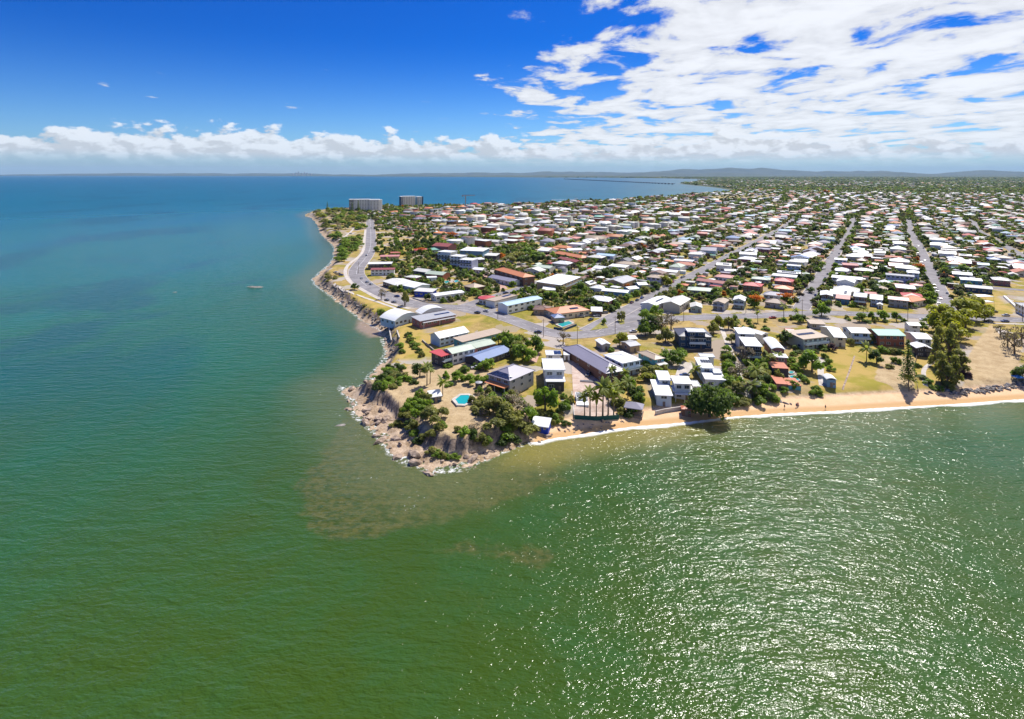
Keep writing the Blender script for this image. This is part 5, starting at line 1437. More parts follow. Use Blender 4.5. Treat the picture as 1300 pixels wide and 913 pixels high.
LIST = [  # px, py of the foot, height, crown radius, kind
    (631, 528, 8, 5.5, 'olive'), (646, 540, 7.5, 5.5, 'olive'), (657, 527, 6.5, 4.5, 'brown'), (627, 546, 5, 4.5, 'olive'), (661, 551, 6, 5, 'olive'), (642, 556, 5, 5, 'green'), (668, 535, 6, 4.5, 'bright'), (650, 520, 6, 4, 'brown'), (672, 549, 5, 4, 'olive'),
    (547, 536, 7, 4.6, 'olive'), (560, 531, 5, 3.6, 'olive'), (540, 512, 5, 3.5, 'olive'), (533, 478, 7, 4.0, 'dark'), (581, 484, 5, 3.2, 'bright'), (597, 488, 5.5, 3.2, 'bright'), (618, 468, 5.5, 3.2, 'bright'), (613, 471, 4.5, 2.8, 'green'),
    (664, 457, 10, 5.6, 'green'), (655, 452, 9, 5.2, 'olive'), (680, 447, 9, 5.0, 'green'), (642, 441, 9, 5.2, 'green'), (672, 459, 7, 4.2, 'bright'), (650, 447, 9, 4.5, 'green'), (633, 437, 7, 4.2, 'green'), (662, 440, 8, 4.5, 'olive'),
    (715, 437, 8, 3.6, 'brown'), (787, 440, 8.5, 4.4, 'yellow'), (818, 408, 9, 5.2, 'bright'), (832, 403, 9, 5.2, 'bright'), (826, 424, 11, 5.6, 'dark'), (840, 424, 12, 5.6, 'brown'), (852, 419, 11, 5.0, 'brown'), (845, 435, 9, 5, 'olive'), (819, 427, 10, 5, 'green'),
    (833, 415, 10, 5, 'olive'), (855, 462, 7.5, 5.2, 'green'), (864, 457, 7, 4.4, 'green'), (846, 461, 6.5, 4, 'bright'), (827, 478, 5, 4.2, 'olive'), (818, 484, 4.5, 3.6, 'yellow'), (906, 424, 8, 4, 'olive'), (912, 417, 8, 4, 'yellow'), (925, 418, 8, 2.6, 'olive'), (933, 413, 8, 3.2, 'green'),
    (929, 436, 7, 3.6, 'olive'), (944, 462, 9, 5, 'brown'), (939, 480, 8, 5, 'brown'), (952, 500, 6, 5, 'brown'), (935, 500, 6, 4.6, 'olive'), (926, 512, 5, 4, 'green'), (922, 492, 6, 4.4, 'green'), (930, 474, 6, 3.6, 'bright'), (926, 460, 5, 3, 'green'), (922, 447, 4.5, 2.8, 'bright'),
    (997, 437, 9, 4.6, 'dark'), (1031, 472, 12, 6.2, 'bright'), (1014, 410, 6, 3.6, 'green'), (1043, 402, 9, 5.4, 'bright'), (1020, 409, 5.5, 4, 'dark'), (1091, 409, 7, 4.2, 'green'), (1107, 407, 6.5, 3.0, 'green'), (1122, 407, 7.5, 4.4, 'bright'), (1138, 408, 8, 2.8, 'green'), (1113, 462, 8, 4.2, 'dark'), (1081, 438, 5, 2.6, 'olive'),
    (1105, 436, 5.5, 3, 'olive'), (1180, 411, 7, 4, 'bright'), (1171, 420, 6, 3.4, 'green'), (1057, 445, 4, 2.6, 'purple'), (789, 408, 7, 2.4, 'olive'), (767, 412, 4, 1.8, 'green'), (514, 388, 13, 3.4, 'olive'), (484, 380, 9, 4.2, 'brown'), (450, 368, 6.5, 3.8, 'dark'), (486, 404, 6, 4.0, 'green'),
    (1178, 388, 7, 5.4, 'green'), (1185, 378, 5, 3, 'green'), (1222, 346, 9, 6.5, 'bright'), (1199, 343, 9, 6, 'green'), (1010, 352, 6, 4, 'green'), (1043, 342, 9, 5, 'bright'), (1036, 336, 11, 7, 'olive'), (1101, 352, 6, 4, 'bright'), (1118, 348, 10, 7, 'dark'), (1109, 366, 7, 6, 'dark'), (1125, 367, 6, 5, 'green'),
    (1144, 371, 6, 5, 'green'), (1150, 388, 6, 4.4, 'green'), (1158, 391, 5, 3.6, 'green'), (1040, 384, 6, 3.6, 'dark'), (1030, 372, 5, 3.6, 'dark'), (1052, 388, 5, 3, 'green'), (925, 367, 9, 8, 'olive'), (935, 360, 8, 6, 'green'), (910, 377, 8, 6, 'green'), (938, 352, 9, 7, 'dark'), (950, 349, 9, 7, 'dark'), (963, 345, 8, 6, 'green'),
    (737, 372, 9, 6.5, 'green'), (728, 379, 8, 6, 'dark'), (768, 355, 10, 7, 'dark'), (778, 352, 10, 7, 'dark'), (755, 354, 9, 6, 'olive'), (752, 388, 7, 4.6, 'dark'), (789, 377, 7, 4.5, 'olive'), (797, 383, 7, 4.5, 'green'), (845, 362, 8, 5.5, 'yellow'), (833, 366, 7, 5, 'dark'), (820, 372, 6, 4.5, 'olive'),
    (700, 380, 7, 5, 'green'), (690, 376, 6.5, 4.6, 'olive'), (712, 372, 6, 4, 'olive'), (609, 366, 9, 6.8, 'olive'), (620, 362, 7, 4.4, 'dark'), (604, 374, 6, 4.4, 'bright'), (595, 356, 6, 5, 'green'), (585, 351, 6, 5, 'dark'), (655, 331, 12, 10, 'olive'), (670, 327, 12, 10, 'green'), (645, 334, 11, 9, 'olive'), (682, 331, 11, 9, 'green'), (664, 335, 9, 7, 'dark'),
    (690, 333, 9, 7, 'dark'), (540, 337, 7, 6, 'olive'), (551, 341, 7, 6, 'dark'), (520, 341, 6, 5, 'green'), (553, 364, 6, 5, 'olive'), (518, 330, 6, 6, 'olive'), (507, 334, 5, 5, 'dark'), (498, 369, 5, 3.2, 'olive')]
for a, b, h, r, k in LIST: TP(a, b, h * r4.uniform(.9, 1.12), r * r4.uniform(1.0, 1.2), k)
for (a, b, h, r) in ((542, 489, 9, 2.4), (546, 487, 8, 2.2), (562, 503, 7, 2.8), (749, 530, 10, 3.2), (757, 530, 9.5, 3.2), (765, 529, 11, 3.4), (772, 527, 10, 3.2), (742, 529, 8.5, 2.8), (779, 529, 9, 3), (786, 507, 8, 3), (797, 505, 8, 3), (777, 487, 6, 2.6), (793, 490, 6, 2.6), (961, 492, 8, 4.2), (976, 472, 9, 3.2), (955, 505, 5, 3.6),
                       (1100, 458, 6, 3.6), (1154, 497, 5.5, 2.4), (936, 420, 6, 2.6), (962, 409, 7, 2.6), (995, 404, 7, 3), (1096, 404, 6, 2.4), (883, 481, 4.5, 3), (987, 466, 6, 2.8), (1010, 404, 6, 2.4)):
    TP(a, b, h * r4.uniform(.8, 1.15), r * r4.uniform(1.05, 1.45), 'palm')
# shrubs: headland gardens, cliff top, hedges, dune scrub
SH = [(508, 472), (500, 476), (494, 484), (490, 490), (513, 478), (526, 487), (520, 528), (523, 540), (527, 552), (530, 562), (518, 516), (533, 503), (586, 474), (590, 471), (520, 432), (524, 437), (528, 442), (531, 447), (535, 452), (518, 427), (522, 434.5), (526, 440),
      (508, 440), (510, 448), (640, 499), (634, 495), (700, 528), (706, 536), (712, 522), (612, 559), (600, 555), (590, 552), (620, 558), (655, 560), (583, 548), (638, 561), (922, 466), (926, 474), (929, 482), (924, 456), (995, 497), (1008, 493), (1000, 488), (1015, 480),
      (1010, 470), (1004, 460), (1047, 444), (1050, 463), (1054, 470), (1118, 447), (1124, 448), (1130, 448.5), (1136, 449), (1142, 449), (1129, 467), (1137, 461), (1170, 480), (1178, 487), (1165, 466), (1190, 495), (940, 506), (962, 503), (820, 470), (790, 478), (805, 486), (781, 493), (770, 440), (776, 446)]
for (a, b) in SH:
    TP(a, b, r4.uniform(2.4, 4.4), r4.uniform(2.2, 3.6), r4.choice(['green', 'olive', 'bright', 'dark']), shrub=True)

# ---- trees and shrubs by area: the shore park, the bay belt, gardens through the town
def scatter(poly, n, kinds, hr, rr, shrub=False, word=None, maxtry=40, pack=.35):
    P = [w0(a, b, PLAT) for a, b in poly]; A = np.array(P)
    k = 0
    for _ in range(n * maxtry):
        if k >= n: break
        x = r4.uniform(A[:, 0].min(), A[:, 0].max()); y = r4.uniform(A[:, 1].min(), A[:, 1].max())
        if poly_sd(np.array([x]), np.array([y]), P)[0] < 0: continue
        d_, _p = shore1(x, y)
        if d_ < 6: continue
        r = r4.uniform(*rr)
        if road_dist(x, y) < r * .45 or occ_hit(x, y, r * pack): continue
        kk = r4.choice(kinds)
        lab = None
        if word:
            px_, py_ = proj(x, y, PLAT)
            qx = [q[0] for q in poly]; f_ = (px_ - min(qx)) / (max(qx) - min(qx))
            lab = '%s %s %s, %s' % ('small' if r < sum(rr) / 2 else 'large', TW[kk].replace('tree', 'shrub') if shrub else TW[kk], word, ['seaward end', 'middle', 'landward end'][min(2, int(f_ * 3))] if not shrub else ['left end', 'middle', 'right end'][min(2, int(f_ * 3))])
        tree(x, y, r4.uniform(*hr), r, kk, lab, shrub=shrub, group=('shore park planting' if word else None)); k += 1
scatter([(392, 272), (420, 266), (462, 268), (463, 292), (440, 294), (410, 292), (402, 282)], 95, ['olive', 'green', 'brown', 'olive', 'yellow', 'dark', 'green'], (7, 11), (7, 11), word='in the shore park near the point', pack=.08)
scatter([(412, 296), (432, 298), (436, 308), (425, 310), (416, 303)], 9, ['green', 'dark', 'bright'], (4, 7), (4.5, 6), word='on the park edge above the rocks')
scatter([(430, 308), (456, 300), (461, 318), (448, 330), (430, 334), (427, 322)], 30, ['green', 'bright', 'green', 'olive'], (5, 8), (5.5, 8), word='of the dense thicket inside the road bend', pack=.1)
scatter([(398, 352), (424, 342), (428, 352), (416, 368), (404, 362)], 12, ['brown', 'olive', 'brown'], (2, 3.4), (2.2, 3.6), True, 'on the shore bank below the bend')
scatter([(416, 368), (432, 366), (470, 390), (490, 408), (488, 414), (460, 400)], 22, ['brown', 'olive', 'olive', 'green'], (1.4, 2.4), (1.4, 2.6), True, 'on the bank above the seawall rocks')
for lab, a, b, h in (('dark pine on the skyline of the shore park', 415.5, 268, 24), ('dark pine in front of the long apartment tower', 447, 270, 26), ('taller dark pine before the apartment tower', 455, 270, 30)):
    TP(a, b, h, .8, 'pine', lab)
scatter([(945, 508), (1060, 500), (1060, 505), (945, 516)], 16, ['olive', 'green', 'brown'], (.8, 1.6), (1.4, 2.4), True, 'on the low dune behind the sand')
scatter([(1066, 499), (1176, 496), (1176, 500), (1066, 504)], 18, ['olive', 'green', 'olive'], (.7, 1.3), (1.4, 2.2), True, 'on the grassy dune edge beside the beach')
scatter([(545, 556), (600, 562), (665, 555), (655, 562), (600, 570), (560, 566)], 18, ['olive', 'green', 'brown'], (1.5, 2.8), (1.8, 3.0), True, 'along the headland cliff edge')

Y5 = ['green', 'olive', 'bright', 'dark', 'green', 'olive']
scatter([(918, 440), (945, 445), (990, 470), (985, 500), (945, 512), (925, 500), (915, 460)], 34, Y5, (3, 6), (2.4, 4.2), True, pack=.2)
scatter([(1000, 430), (1020, 440), (1050, 450), (1060, 480), (1040, 495), (1016, 490), (1000, 455)], 14, Y5, (2, 4), (1.8, 3), True)
scatter([(772, 478), (800, 478), (822, 500), (800, 515), (778, 512)], 18, Y5, (2.5, 5), (2.0, 3.4), True, pack=.2)
scatter([(815, 462), (850, 455), (850, 470), (822, 484)], 10, Y5, (2.5, 4.5), (2.0, 3.2), True, pack=.2)
scatter([(600, 497), (655, 500), (690, 530), (680, 552), (640, 558), (600, 545)], 22, ['olive', 'green', 'olive', 'brown'], (2, 4.5), (2.2, 4), True, pack=.2)
scatter([(472, 478), (500, 462), (530, 466), (535, 478), (500, 492), (476, 496)], 20, ['green', 'bright', 'olive', 'dark'], (2, 4), (2.0, 3.4), True, pack=.2)
scatter([(500, 514), (530, 508), (566, 526), (562, 548), (540, 552), (510, 535)], 18, ['green', 'bright', 'olive', 'olive'], (2, 4.5), (2.0, 3.6), True, pack=.2)
scatter([(560, 462), (640, 470), (625, 500), (600, 498), (560, 488)], 14, ['green', 'bright', 'olive'], (2, 3.6), (1.6, 2.8), True)
scatter([(690, 490), (725, 500), (726, 530), (700, 540), (684, 530)], 14, Y5, (2, 4), (1.6, 2.8), True)
scatter([(1060, 405), (1150, 403), (1150, 412), (1060, 412)], 10, Y5, (2, 4), (1.6, 2.8), True)
scatter([(905, 408), (1010, 405), (1010, 418), (905, 425)], 16, Y5, (2.4, 5), (1.8, 3.2), True)
# (sheds and carports of the back gardens belong to the far mass, see distant_sheds)
# garden trees: the nearest as things, the rest as one mass
cands = []
tries = 0
r5 = random.Random(77)
ts = []
while len(ts) < 34000:
    y = 300 * math.exp(r5.random() ** .75 * math.log(3600 / 300)); t = r5.uniform(-.38, .95); ts.append((t * y, y))
ts = np.array(ts); sdt, _ = shore(ts[:, 0], ts[:, 1])
cl = fbm(ts[:, 0] * .011 + 40, ts[:, 1] * .011) + .5
m_ = (sdt > 14)
ts, cl = ts[m_], cl[m_]
order = np.argsort(ts[:, 1])
far_t = []
n_thing = 0
KW = [('green', 26), ('olive', 26), ('dark', 20), ('bright', 16), ('yellow', 4), ('brown', 5), ('palm', 3), ('flame', .6)]
LIMIT = max(0, 300 - len([t for t in TREES if not t[3]]))
for i in order:
    x, y = ts[i]; c = cl[i]
    wst = x * VX + y * VY < -290
    if c < (.42 if wst else .36) and r5.random() < (.6 if y < 900 else .3): continue
    px_, py_ = proj(x, y, PLAT)
    if not (455 < px_ < 1330): continue
    lim = np.interp(px_, [455, 470, 500, 560, 600, 690, 760, 812, 1010, 1200, 1300], [268, 300, 372, 384, 384, 395, 398, 392, 392, 388, 352])
    if py_ > lim: continue
    if nobuild(x, y) and r5.random() < .8 and px_ > 680: continue
    r = (r5.uniform(2.0, 3.9) if y < 650 else r5.uniform(2.4, 5.2)) * (1.35 if c > .57 else 1.0) * (1 + max(0, y - 600) / 2200)
    if y < 1100:
        rd = road_dist(x, y)
        if rd < r * .35 - .6: continue
    if occ_hit(x, y, r * .5): continue
    k = wpick(r5, KW); h = r * r5.uniform(1.05, 1.6) + .6
    if n_thing < LIMIT and y < 800:
        if k == 'palm': tree(x, y, h + 2, 2.6, k, zg=PLAT)
        else: tree(x, y, h, r, k, zg=PLAT)
        n_thing += 1
    else:
        occ_add(x, y, r * .55); far_t.append((x, y, r, h, k))
print('trees', len(TREES), 'garden things', n_thing, 'mass', len(far_t))
# the belt of tall trees along the bay shore
for _ in range(420):
    px_ = r5.uniform(690, 900); py_ = np.interp(px_, [690, 712, 780, 850, 900], [264, 263, 259, 253.5, 250]) - r5.uniform(-1.5, 1.0)
    x, y = w0(px_, py_, PLAT)
    if shore1(x, y)[0] > 12: far_t.append((x, y, r5.uniform(8, 13), r5.uniform(12, 18), r5.choice(['olive', 'olive', 'brown', 'green'])))
for _ in range(260):
    px_ = r5.uniform(545, 700); py_ = r5.uniform(264, 269)
    x, y = w0(px_, py_, PLAT)
    if shore1(x, y)[0] > 12 and not occ_hit(x, y, 6): far_t.append((x, y, r5.uniform(6, 10), r5.uniform(8, 12), r5.choice(['olive', 'dark', 'green'])))
# woods between the far roofs
for _ in range(9000):
    y = 2600 * math.exp(r5.random() * math.log(16000 / 2600)); t = r5.uniform(-.02, .95); x = t * y
    if float(fbm(np.array([x * .0016]), np.array([y * .0016]))[0]) + .5 > .62 and r5.random() < (.6 if y < 900 else .3): continue
    far_t.append((x, y, y * r5.uniform(.0030, .0055), r5.uniform(8, 15) * (1 + y / 20000), r5.choice(['olive', 'dark', 'green', 'dark'])))
FT = np.array([(a, b) for a, b, *_ in far_t]); fs_, _ = shore(FT[:, 0], FT[:, 1])
far_t = [t for t, s in zip(far_t, fs_) if s > 10]
LC = dict(green=((.072, .130, .018), (.215, .300, .034)), bright=((.115, .195, .018), (.300, .390, .034)), dark=((.042, .078, .018), (.130, .180, .034)), olive=((.105, .125, .030), (.290, .280, .068)),
          brown=((.075, .058, .038), (.180, .145, .090)), yellow=((.12, .15, .01), (.28, .28, .02)), palm=((.05, .085, .015), (.16, .18, .04)), flame=((.30, .09, .012), (.62, .22, .02)))
def far_mesh(L):
    tpl = {}
    for lod, (lobes, per, size) in enumerate(((8, 17, .25), (6, 8, .33), (4, 4, .48))):
        tpl[lod] = [crown_round(1500 + 10 * lod + i, lobes, per, 1.0, .72, .62, size) for i in range(6)]
    VV, CC = [], []
    rs = np.random.RandomState(8)
    for (x, y, r, h, k) in L:
        lod = 0 if y < 900 else (1 if y < 2200 else 2)
        V = tpl[lod][rs.randint(6)]
        a = rs.uniform(0, 6.28); c, s = math.cos(a), math.sin(a)
        X = x + (V[:, 0] * c - V[:, 1] * s) * r; Y = y + (V[:, 0] * s + V[:, 1] * c) * r; Z = PLAT - .12 * h + V[:, 2] * h * .80
        VV.append(np.stack([X, Y, Z], 1))
        n = len(V) // 4; lo, hi = np.array(LC[k]) * 1.2
        t = np.clip(rs.rand(n, 1) * .62 + rs.rand() * .38, 0, 1)
        CC.append(np.array(lo) * (1 - t) + np.array(hi) * t)
    V = np.concatenate(VV)
    return big_mesh('distant_trees', V, quadF(len(V) // 4), M_MASS_T, np.concatenate(CC))
fm = far_mesh(far_t)
print('far tree quads', len(fm.polygons))
tag(ob('distant_trees', fm), 'mass of green trees between the roofs of the far suburb', 'trees', kind='stuff')

# ------------------------------------------------------------------ rocks
def rock_mesh(seed, mat):
    rs = np.random.RandomState(seed)
    t = (1 + 5 ** .5) / 2
    v = np.array([(-1, t, 0), (1, t, 0), (-1, -t, 0), (1, -t, 0), (0, -1, t), (0, 1, t), (0, -1, -t), (0, 1, -t), (t, 0, -1), (t, 0, 1), (-t, 0, -1), (-t, 0, 1)], float)
    f = [(0, 11, 5), (0, 5, 1), (0, 1, 7), (0, 7, 10), (0, 10, 11), (1, 5, 9), (5, 11, 4), (11, 10, 2), (10, 7, 6), (7, 1, 8), (3, 9, 4), (3, 4, 2), (3, 2, 6), (3, 6, 8), (3, 8, 9), (4, 9, 5), (2, 4, 11), (6, 2, 10), (8, 6, 7), (9, 8, 1)]
    v /= np.linalg.norm(v, axis=1)[:, None]
    vv = [tuple(p) for p in v]; ff = []; mid = {}
    def m(a, b):
        k = (min(a, b), max(a, b))
        if k not in mid:
            p = (np.array(vv[a]) + np.array(vv[b])) / 2; vv.append(tuple(p / np.linalg.norm(p))); mid[k] = len(vv) - 1
        return mid[k]
    for a, b, c in f:
        x, y, z = m(a, b), m(b, c), m(c, a); ff += [(a, x, z), (b, y, x), (c, z, y), (x, y, z)]
    V = np.array(vv) * (1 + rs.uniform(-.28, .22, (len(vv), 1)))
    for _ in range(3):        # broken flat faces
        n = rs.normal(0, 1, 3); n /= np.linalg.norm(n); d = V @ n - rs.uniform(.55, .8); V = V - np.outer(np.maximum(d, 0), n)
    return mesh('rock', V * [1, .8, .62], ff, mat)
RK = [rock_mesh(i, M_ROCK) for i in range(7)]; RD = [rock_mesh(20 + i, M_ROCKD) for i in range(6)]
STRETCH = dict(h=[(465, 'on the reef spit'), (490, 'below the headland shrubs'), (520, 'under the western cliff'), (555, 'off the headland corner'), (9999, 'below the dark southern cliff')],
               s=[(418, 'below the road bend'), (445, 'below the two footpaths'), (470, 'below the roadside trees'), (485, 'beside the sandy shallow'), (9999, 'below the vaulted hall')],
               c=[(650, 'under the dark cliff'), (690, 'around the blue shed'), (745, 'below the bare lot'), (9999, 'below the gazebo')],
               w=[(1232, 'nearest the casuarinas'), (1262, 'in the middle stretch'), (9999, 'nearest the blue canopy')])
def rlabel(key, text, x, y, s, big):
    px_ = proj(x, y, 1.0)[0]
    return '%s %s %s' % ('large' if s > big else 'small', text, [w for lim, w in STRETCH[key] if px_ < lim][0])
def rock(x, y, s, lib, label, group, sink=.25):
    if group.startswith('headland'): label = rlabel('h', 'weathered tan boulder', x, y, s, 1.1)
    elif group.startswith('seawall'): label = rlabel('s', 'dark grey seawall boulder', x, y, s, 1.1)
    elif group.startswith('cove'): label = rlabel('c', 'brown boulder at the cove beach', x, y, s, .8)
    elif group.startswith('beach wall'): label = rlabel('w', 'grey boulder of the beach rock wall', x, y, s, .85)
    z = max(gz(x, y), -.6)
    o = ob('boulder', r5.choice(lib), None, (x, y, z + s * (.3 - sink)), r5.uniform(0, 6.28), (s * r5.uniform(.8, 1.3), s * r5.uniform(.7, 1.1), s * r5.uniform(.6, 1.1)))
    o.rotation_euler = (r5.uniform(-.3, .3), r5.uniform(-.3, .3), r5.uniform(0, 6.28))
    tag(o, label, 'boulder', group)
def along(pxs, step):
    return resample([w0(a, b, 1.0) for a, b in pxs], step)
HEAD = [(436, 494), (450, 516), (468, 534), (484, 556), (500, 571), (521, 586), (551, 596), (583, 592), (604, 583)]
for (x, y) in along(HEAD, 1.1):
    q = r5.random(); off = r5.uniform(-2.0, 11); ang = math.atan2(290 - y, -20 - x)
    rock(x + math.cos(ang) * off + r5.uniform(-1, 1), y + math.sin(ang) * off + r5.uniform(-1, 1), .6 + 2.1 * q ** 2.4, RK, 'weathered tan boulder on the rock shelf around the headland point', 'headland shelf boulders')
for (x, y) in along([(606, 583), (630, 575), (655, 566), (672, 561), (690, 555), (720, 549), (745, 545), (775, 540), (812, 533)], 1.5):
    rock(x + r5.uniform(-1.5, 1.5), y + r5.uniform(0, 5), .4 + .9 * r5.random() ** 2, RK, 'brown boulder along the foot of the bank beside the small cove beach', 'cove beach boulders')
for (x, y) in along([(402, 360), (414, 369), (431, 381), (447, 393), (463, 404.5), (476, 411.5), (485, 419), (489, 431), (491.5, 446), (490, 458)], 2.0):
    rock(x + r5.uniform(0, 6), y + r5.uniform(-1.5, 1.5), .7 + .8 * r5.random(), RD, 'dark grey boulder of the seawall below the shore road', 'seawall boulders', .1)
for (x, y) in along([(1206, 501), (1230, 499.5), (1260, 496.5), (1285, 493.5), (1310, 491)], .62):
    rock(x, y + r5.uniform(-1.2, 2.4), .7 + .6 * r5.random(), RD, 'grey boulder of the low rock wall at the back of the beach', 'beach wall boulders', .1)
for (a, b) in ((1013, 515), (1004, 513), (990, 509), (997, 512), (1182, 499), (1190, 501), (1197, 502), (1176, 500), (1150, 503), (983, 507)):
    x, y, z = G(a, b); rock(x, y, .8 + .5 * r5.random(), RD, 'dark boulder lying at the back of the sand below the lawns', 'loose beach boulders')
for (a, b, s, l) in ((325, 365, 4.2, 'flat wave-washed rock alone in the western sea'), (318, 364, 2.5, 'smaller rock awash beside the lone western sea rock'), (222, 371, 1.6, 'little dark rock breaking the sea far left'), (432, 540, 1.8, 'foam-ringed rock off the headland spit')):
    x, y = w0(a, b); o = ob('sea_rock', RD[0], None, (x, y, -.15), .4, (s * 1.6, s, s * .35)); tag(o, l, 'rock')

# ------------------------------------------------------------------ cars
CARC = dict(white=(.75, .75, .75), silver=(.45, .46, .48), black=(.02, .02, .025), red=(.45, .02, .03), blue=(.03, .07, .25), grey=(.18, .18, .19), maroon=(.18, .02, .05))
CARM = {}
for k, c in CARC.items():
    m, t, b = new_mat('car_' + k); b.inputs['Base Color'].default_value = (*c, 1); b.inputs['Roughness'].default_value = .22; b.inputs['Coat Weight'].default_value = .5
    oi = nd(t, 'ShaderNodeObjectInfo'); t.links.new(mixc(t, mth(t, 'MULTIPLY', oi.outputs['Random'], .25), c, (.2, .19, .17)), b.inputs['Base Color']); CARM[k] = m
M_TYRE = paint('tyre', (.02, .02, .02), .9)
def car_body():
    prof = [(-2.15, .35), (-2.2, .75), (-1.75, .92), (-.95, .98), (1.35, 1.0), (2.05, .95), (2.15, .6), (2.1, .35)]
    b = MB(); b.extr(prof, 'y', -.86, .86)
    b.add([(-.35, -.62, 1.46), (1.05, -.62, 1.46), (1.05, .62, 1.46), (-.35, .62, 1.46), (-.35, -.62, 1.40), (1.05, -.62, 1.40), (1.05, .62, 1.40), (-.35, .62, 1.40)],
          [(0, 1, 2, 3), (4, 7, 6, 5), (0, 4, 5, 1), (1, 5, 6, 2), (2, 6, 7, 3), (3, 7, 4, 0)])
    return b
CB = {k: car_body().mesh('body', [m]) for k, m in CARM.items()}
g_ = MB(); g_.add([(-1.0, -.80, .97), (1.55, -.80, .99), (1.55, .80, .99), (-1.0, .80, .97), (-.33, -.61, 1.41), (1.03, -.61, 1.41), (1.03, .61, 1.41), (-.33, .61, 1.41)], [(0, 1, 5, 4), (1, 2, 6, 5), (2, 3, 7, 6), (3, 0, 4, 7)])
CG = g_.mesh('windows', [M_PANE])
def wheel_mesh():
    n = 12; vs = [(.32 * math.cos(2 * math.pi * i / n), y, .32 * math.sin(2 * math.pi * i / n)) for y in (-.1, .1) for i in range(n)]
    return mesh('wheel', vs, [(i, (i + 1) % n, n + (i + 1) % n, n + i) for i in range(n)] + [tuple(range(n))[::-1], tuple(range(n, 2 * n))], M_TYRE)
CW_ = wheel_mesh()
def car(px_, py_, yaw, col, label=None):
    x, y, z = G(px_, py_)
    if label is None:
        rel, sh = relation(x, y)
        label = clip16('%s car parked %s the %s' % (col, rel, sh))
    root = tag(empty('parked_car', (x, y, z + .08), yaw), label, 'car', 'cars parked in the streets')
    ob('body', CB[col], root); ob('windows', CG, root)
    for sx_ in (-1.35, 1.3):
        for sy_ in (-.8, .8): ob('wheel', CW_, root, (sx_, sy_, .32))
UA = math.atan2(UY, UX)
CARS = [(606, 398, -.6, 'black', 'black car waiting at the wide junction'), (617, 396, -.6, 'white', None), (486, 374.5, -.9, 'white', 'white van-like car on the shore road near the tall tree'), (491, 382, -.7, 'black', None), (500, 384.5, -.7, 'grey', None), (459, 354, -1.2, 'white', 'white car parked at the road bend kerb'), (466, 359, -.9, 'silver', None), (471, 361.5, -.8, 'white', None),
        (426, 346.5, -.3, 'white', 'white car in the shore parking bay'), (430, 348.5, -.3, 'grey', 'grey car in the shore parking bay'), (433, 350, -.3, 'blue', 'blue car in the shore parking bay'), (465, 325, -1.3, 'grey', None), (471, 290, UA, 'white', None), (445, 297, .2, 'black', 'black car in the park clearing'), (504, 377, -.5, 'blue', None),
        (683, 423, -.3, 'black', None), (738, 403, -.2, 'silver', None), (757, 402, .4, 'silver', None), (750, 407, .9, 'black', None), (768, 398, 0.2, 'grey', None), (804, 422, .2, 'white', None), (816, 389.5, UA, 'white', None), (802, 385, UA, 'maroon', None), (809, 382, UA, 'black', None), (815, 379, UA, 'blue', None),
        (852, 370, UA, 'white', None), (857, 366.5, UA, 'silver', None), (868, 352, UA, 'grey', None), (852, 359.5, UA, 'grey', None), (981, 404.5, .1, 'red', None), (914, 409, .05, 'white', None), (1014, 379, UA, 'white', None), (1007, 372, .3, 'white', None), (1019, 357, UA, 'black', None), (1017, 353, UA, 'silver', None),
        (1047, 341, UA, 'white', None), (1056, 322, UA, 'white', None), (1064, 308, UA, 'grey', None), (1194, 379.5, UA, 'red', None), (1190, 370, UA, 'black', None), (1187, 366, UA, 'white', None), (1186, 362, UA, 'grey', None), (1196, 353, UA, 'black', None), (1198, 357, UA, 'silver', None), (1201, 362, UA, 'black', None), (1203, 356, .5, 'white', None), (1208, 360, .5, 'silver', None), (1204, 350, .5, 'red', None),
        (1210, 368, 0, 'maroon', None), (1219, 370, 0, 'white', None), (1221, 366.5, 0, 'silver', None), (1172, 407, 0, 'white', None), (1192, 411, .6, 'white', None), (1255, 402, 0, 'white', None), (1256, 409, 0, 'black', None), (1277, 401.5, 0, 'silver', None), (1276, 409, 0, 'blue', None), (1262, 397, 0, 'black', None), (604, 468, .2, 'white', 'white ute parked behind the blue metal roof'), (747, 477, 1.1, 'grey', 'grey car parked on the bare building lot'),
        (660, 347, .3, 'red', None), (723, 343, .4, 'red', None), (703, 347, .4, 'silver', None), (706, 349, .4, 'black', None), (695, 349, .4, 'white', None), (642, 373, .3, 'black', None), (869, 478, .1, 'blue', 'blue car in the white beach house courtyard'), (1180, 320, UA, 'white', None), (1166, 313, UA, 'silver', None), (1174, 331, UA, 'white', None)]
for a, b, yw, c, l in CARS: car(a, b, yw, c, l)

def small_car(x, y, yaw, col):
    rel, sh = relation(x, y)
    root = tag(empty('parked_car', (x, y, PLAT + .08), yaw), clip16('%s car at the kerb %s the %s' % (col, rel, sh)), 'car', 'cars parked in the streets')
    ob('body', CB[col], root); ob('windows', CG, root)
for v_, ua, ub in ((vD, 330, 760), (vA, 440, 820), (vB, 460, 860), (vM, 330, 700)):
    u = ua
    while u < ub:
        s = r5.choice([-1, 1]); x, y = uv2w(u, v_ + s * 3.9)
        small_car(x, y, UA + (math.pi if s > 0 else 0), r5.choice(['white', 'white', 'silver', 'black', 'grey', 'red', 'blue'])); u += r5.uniform(14, 46)

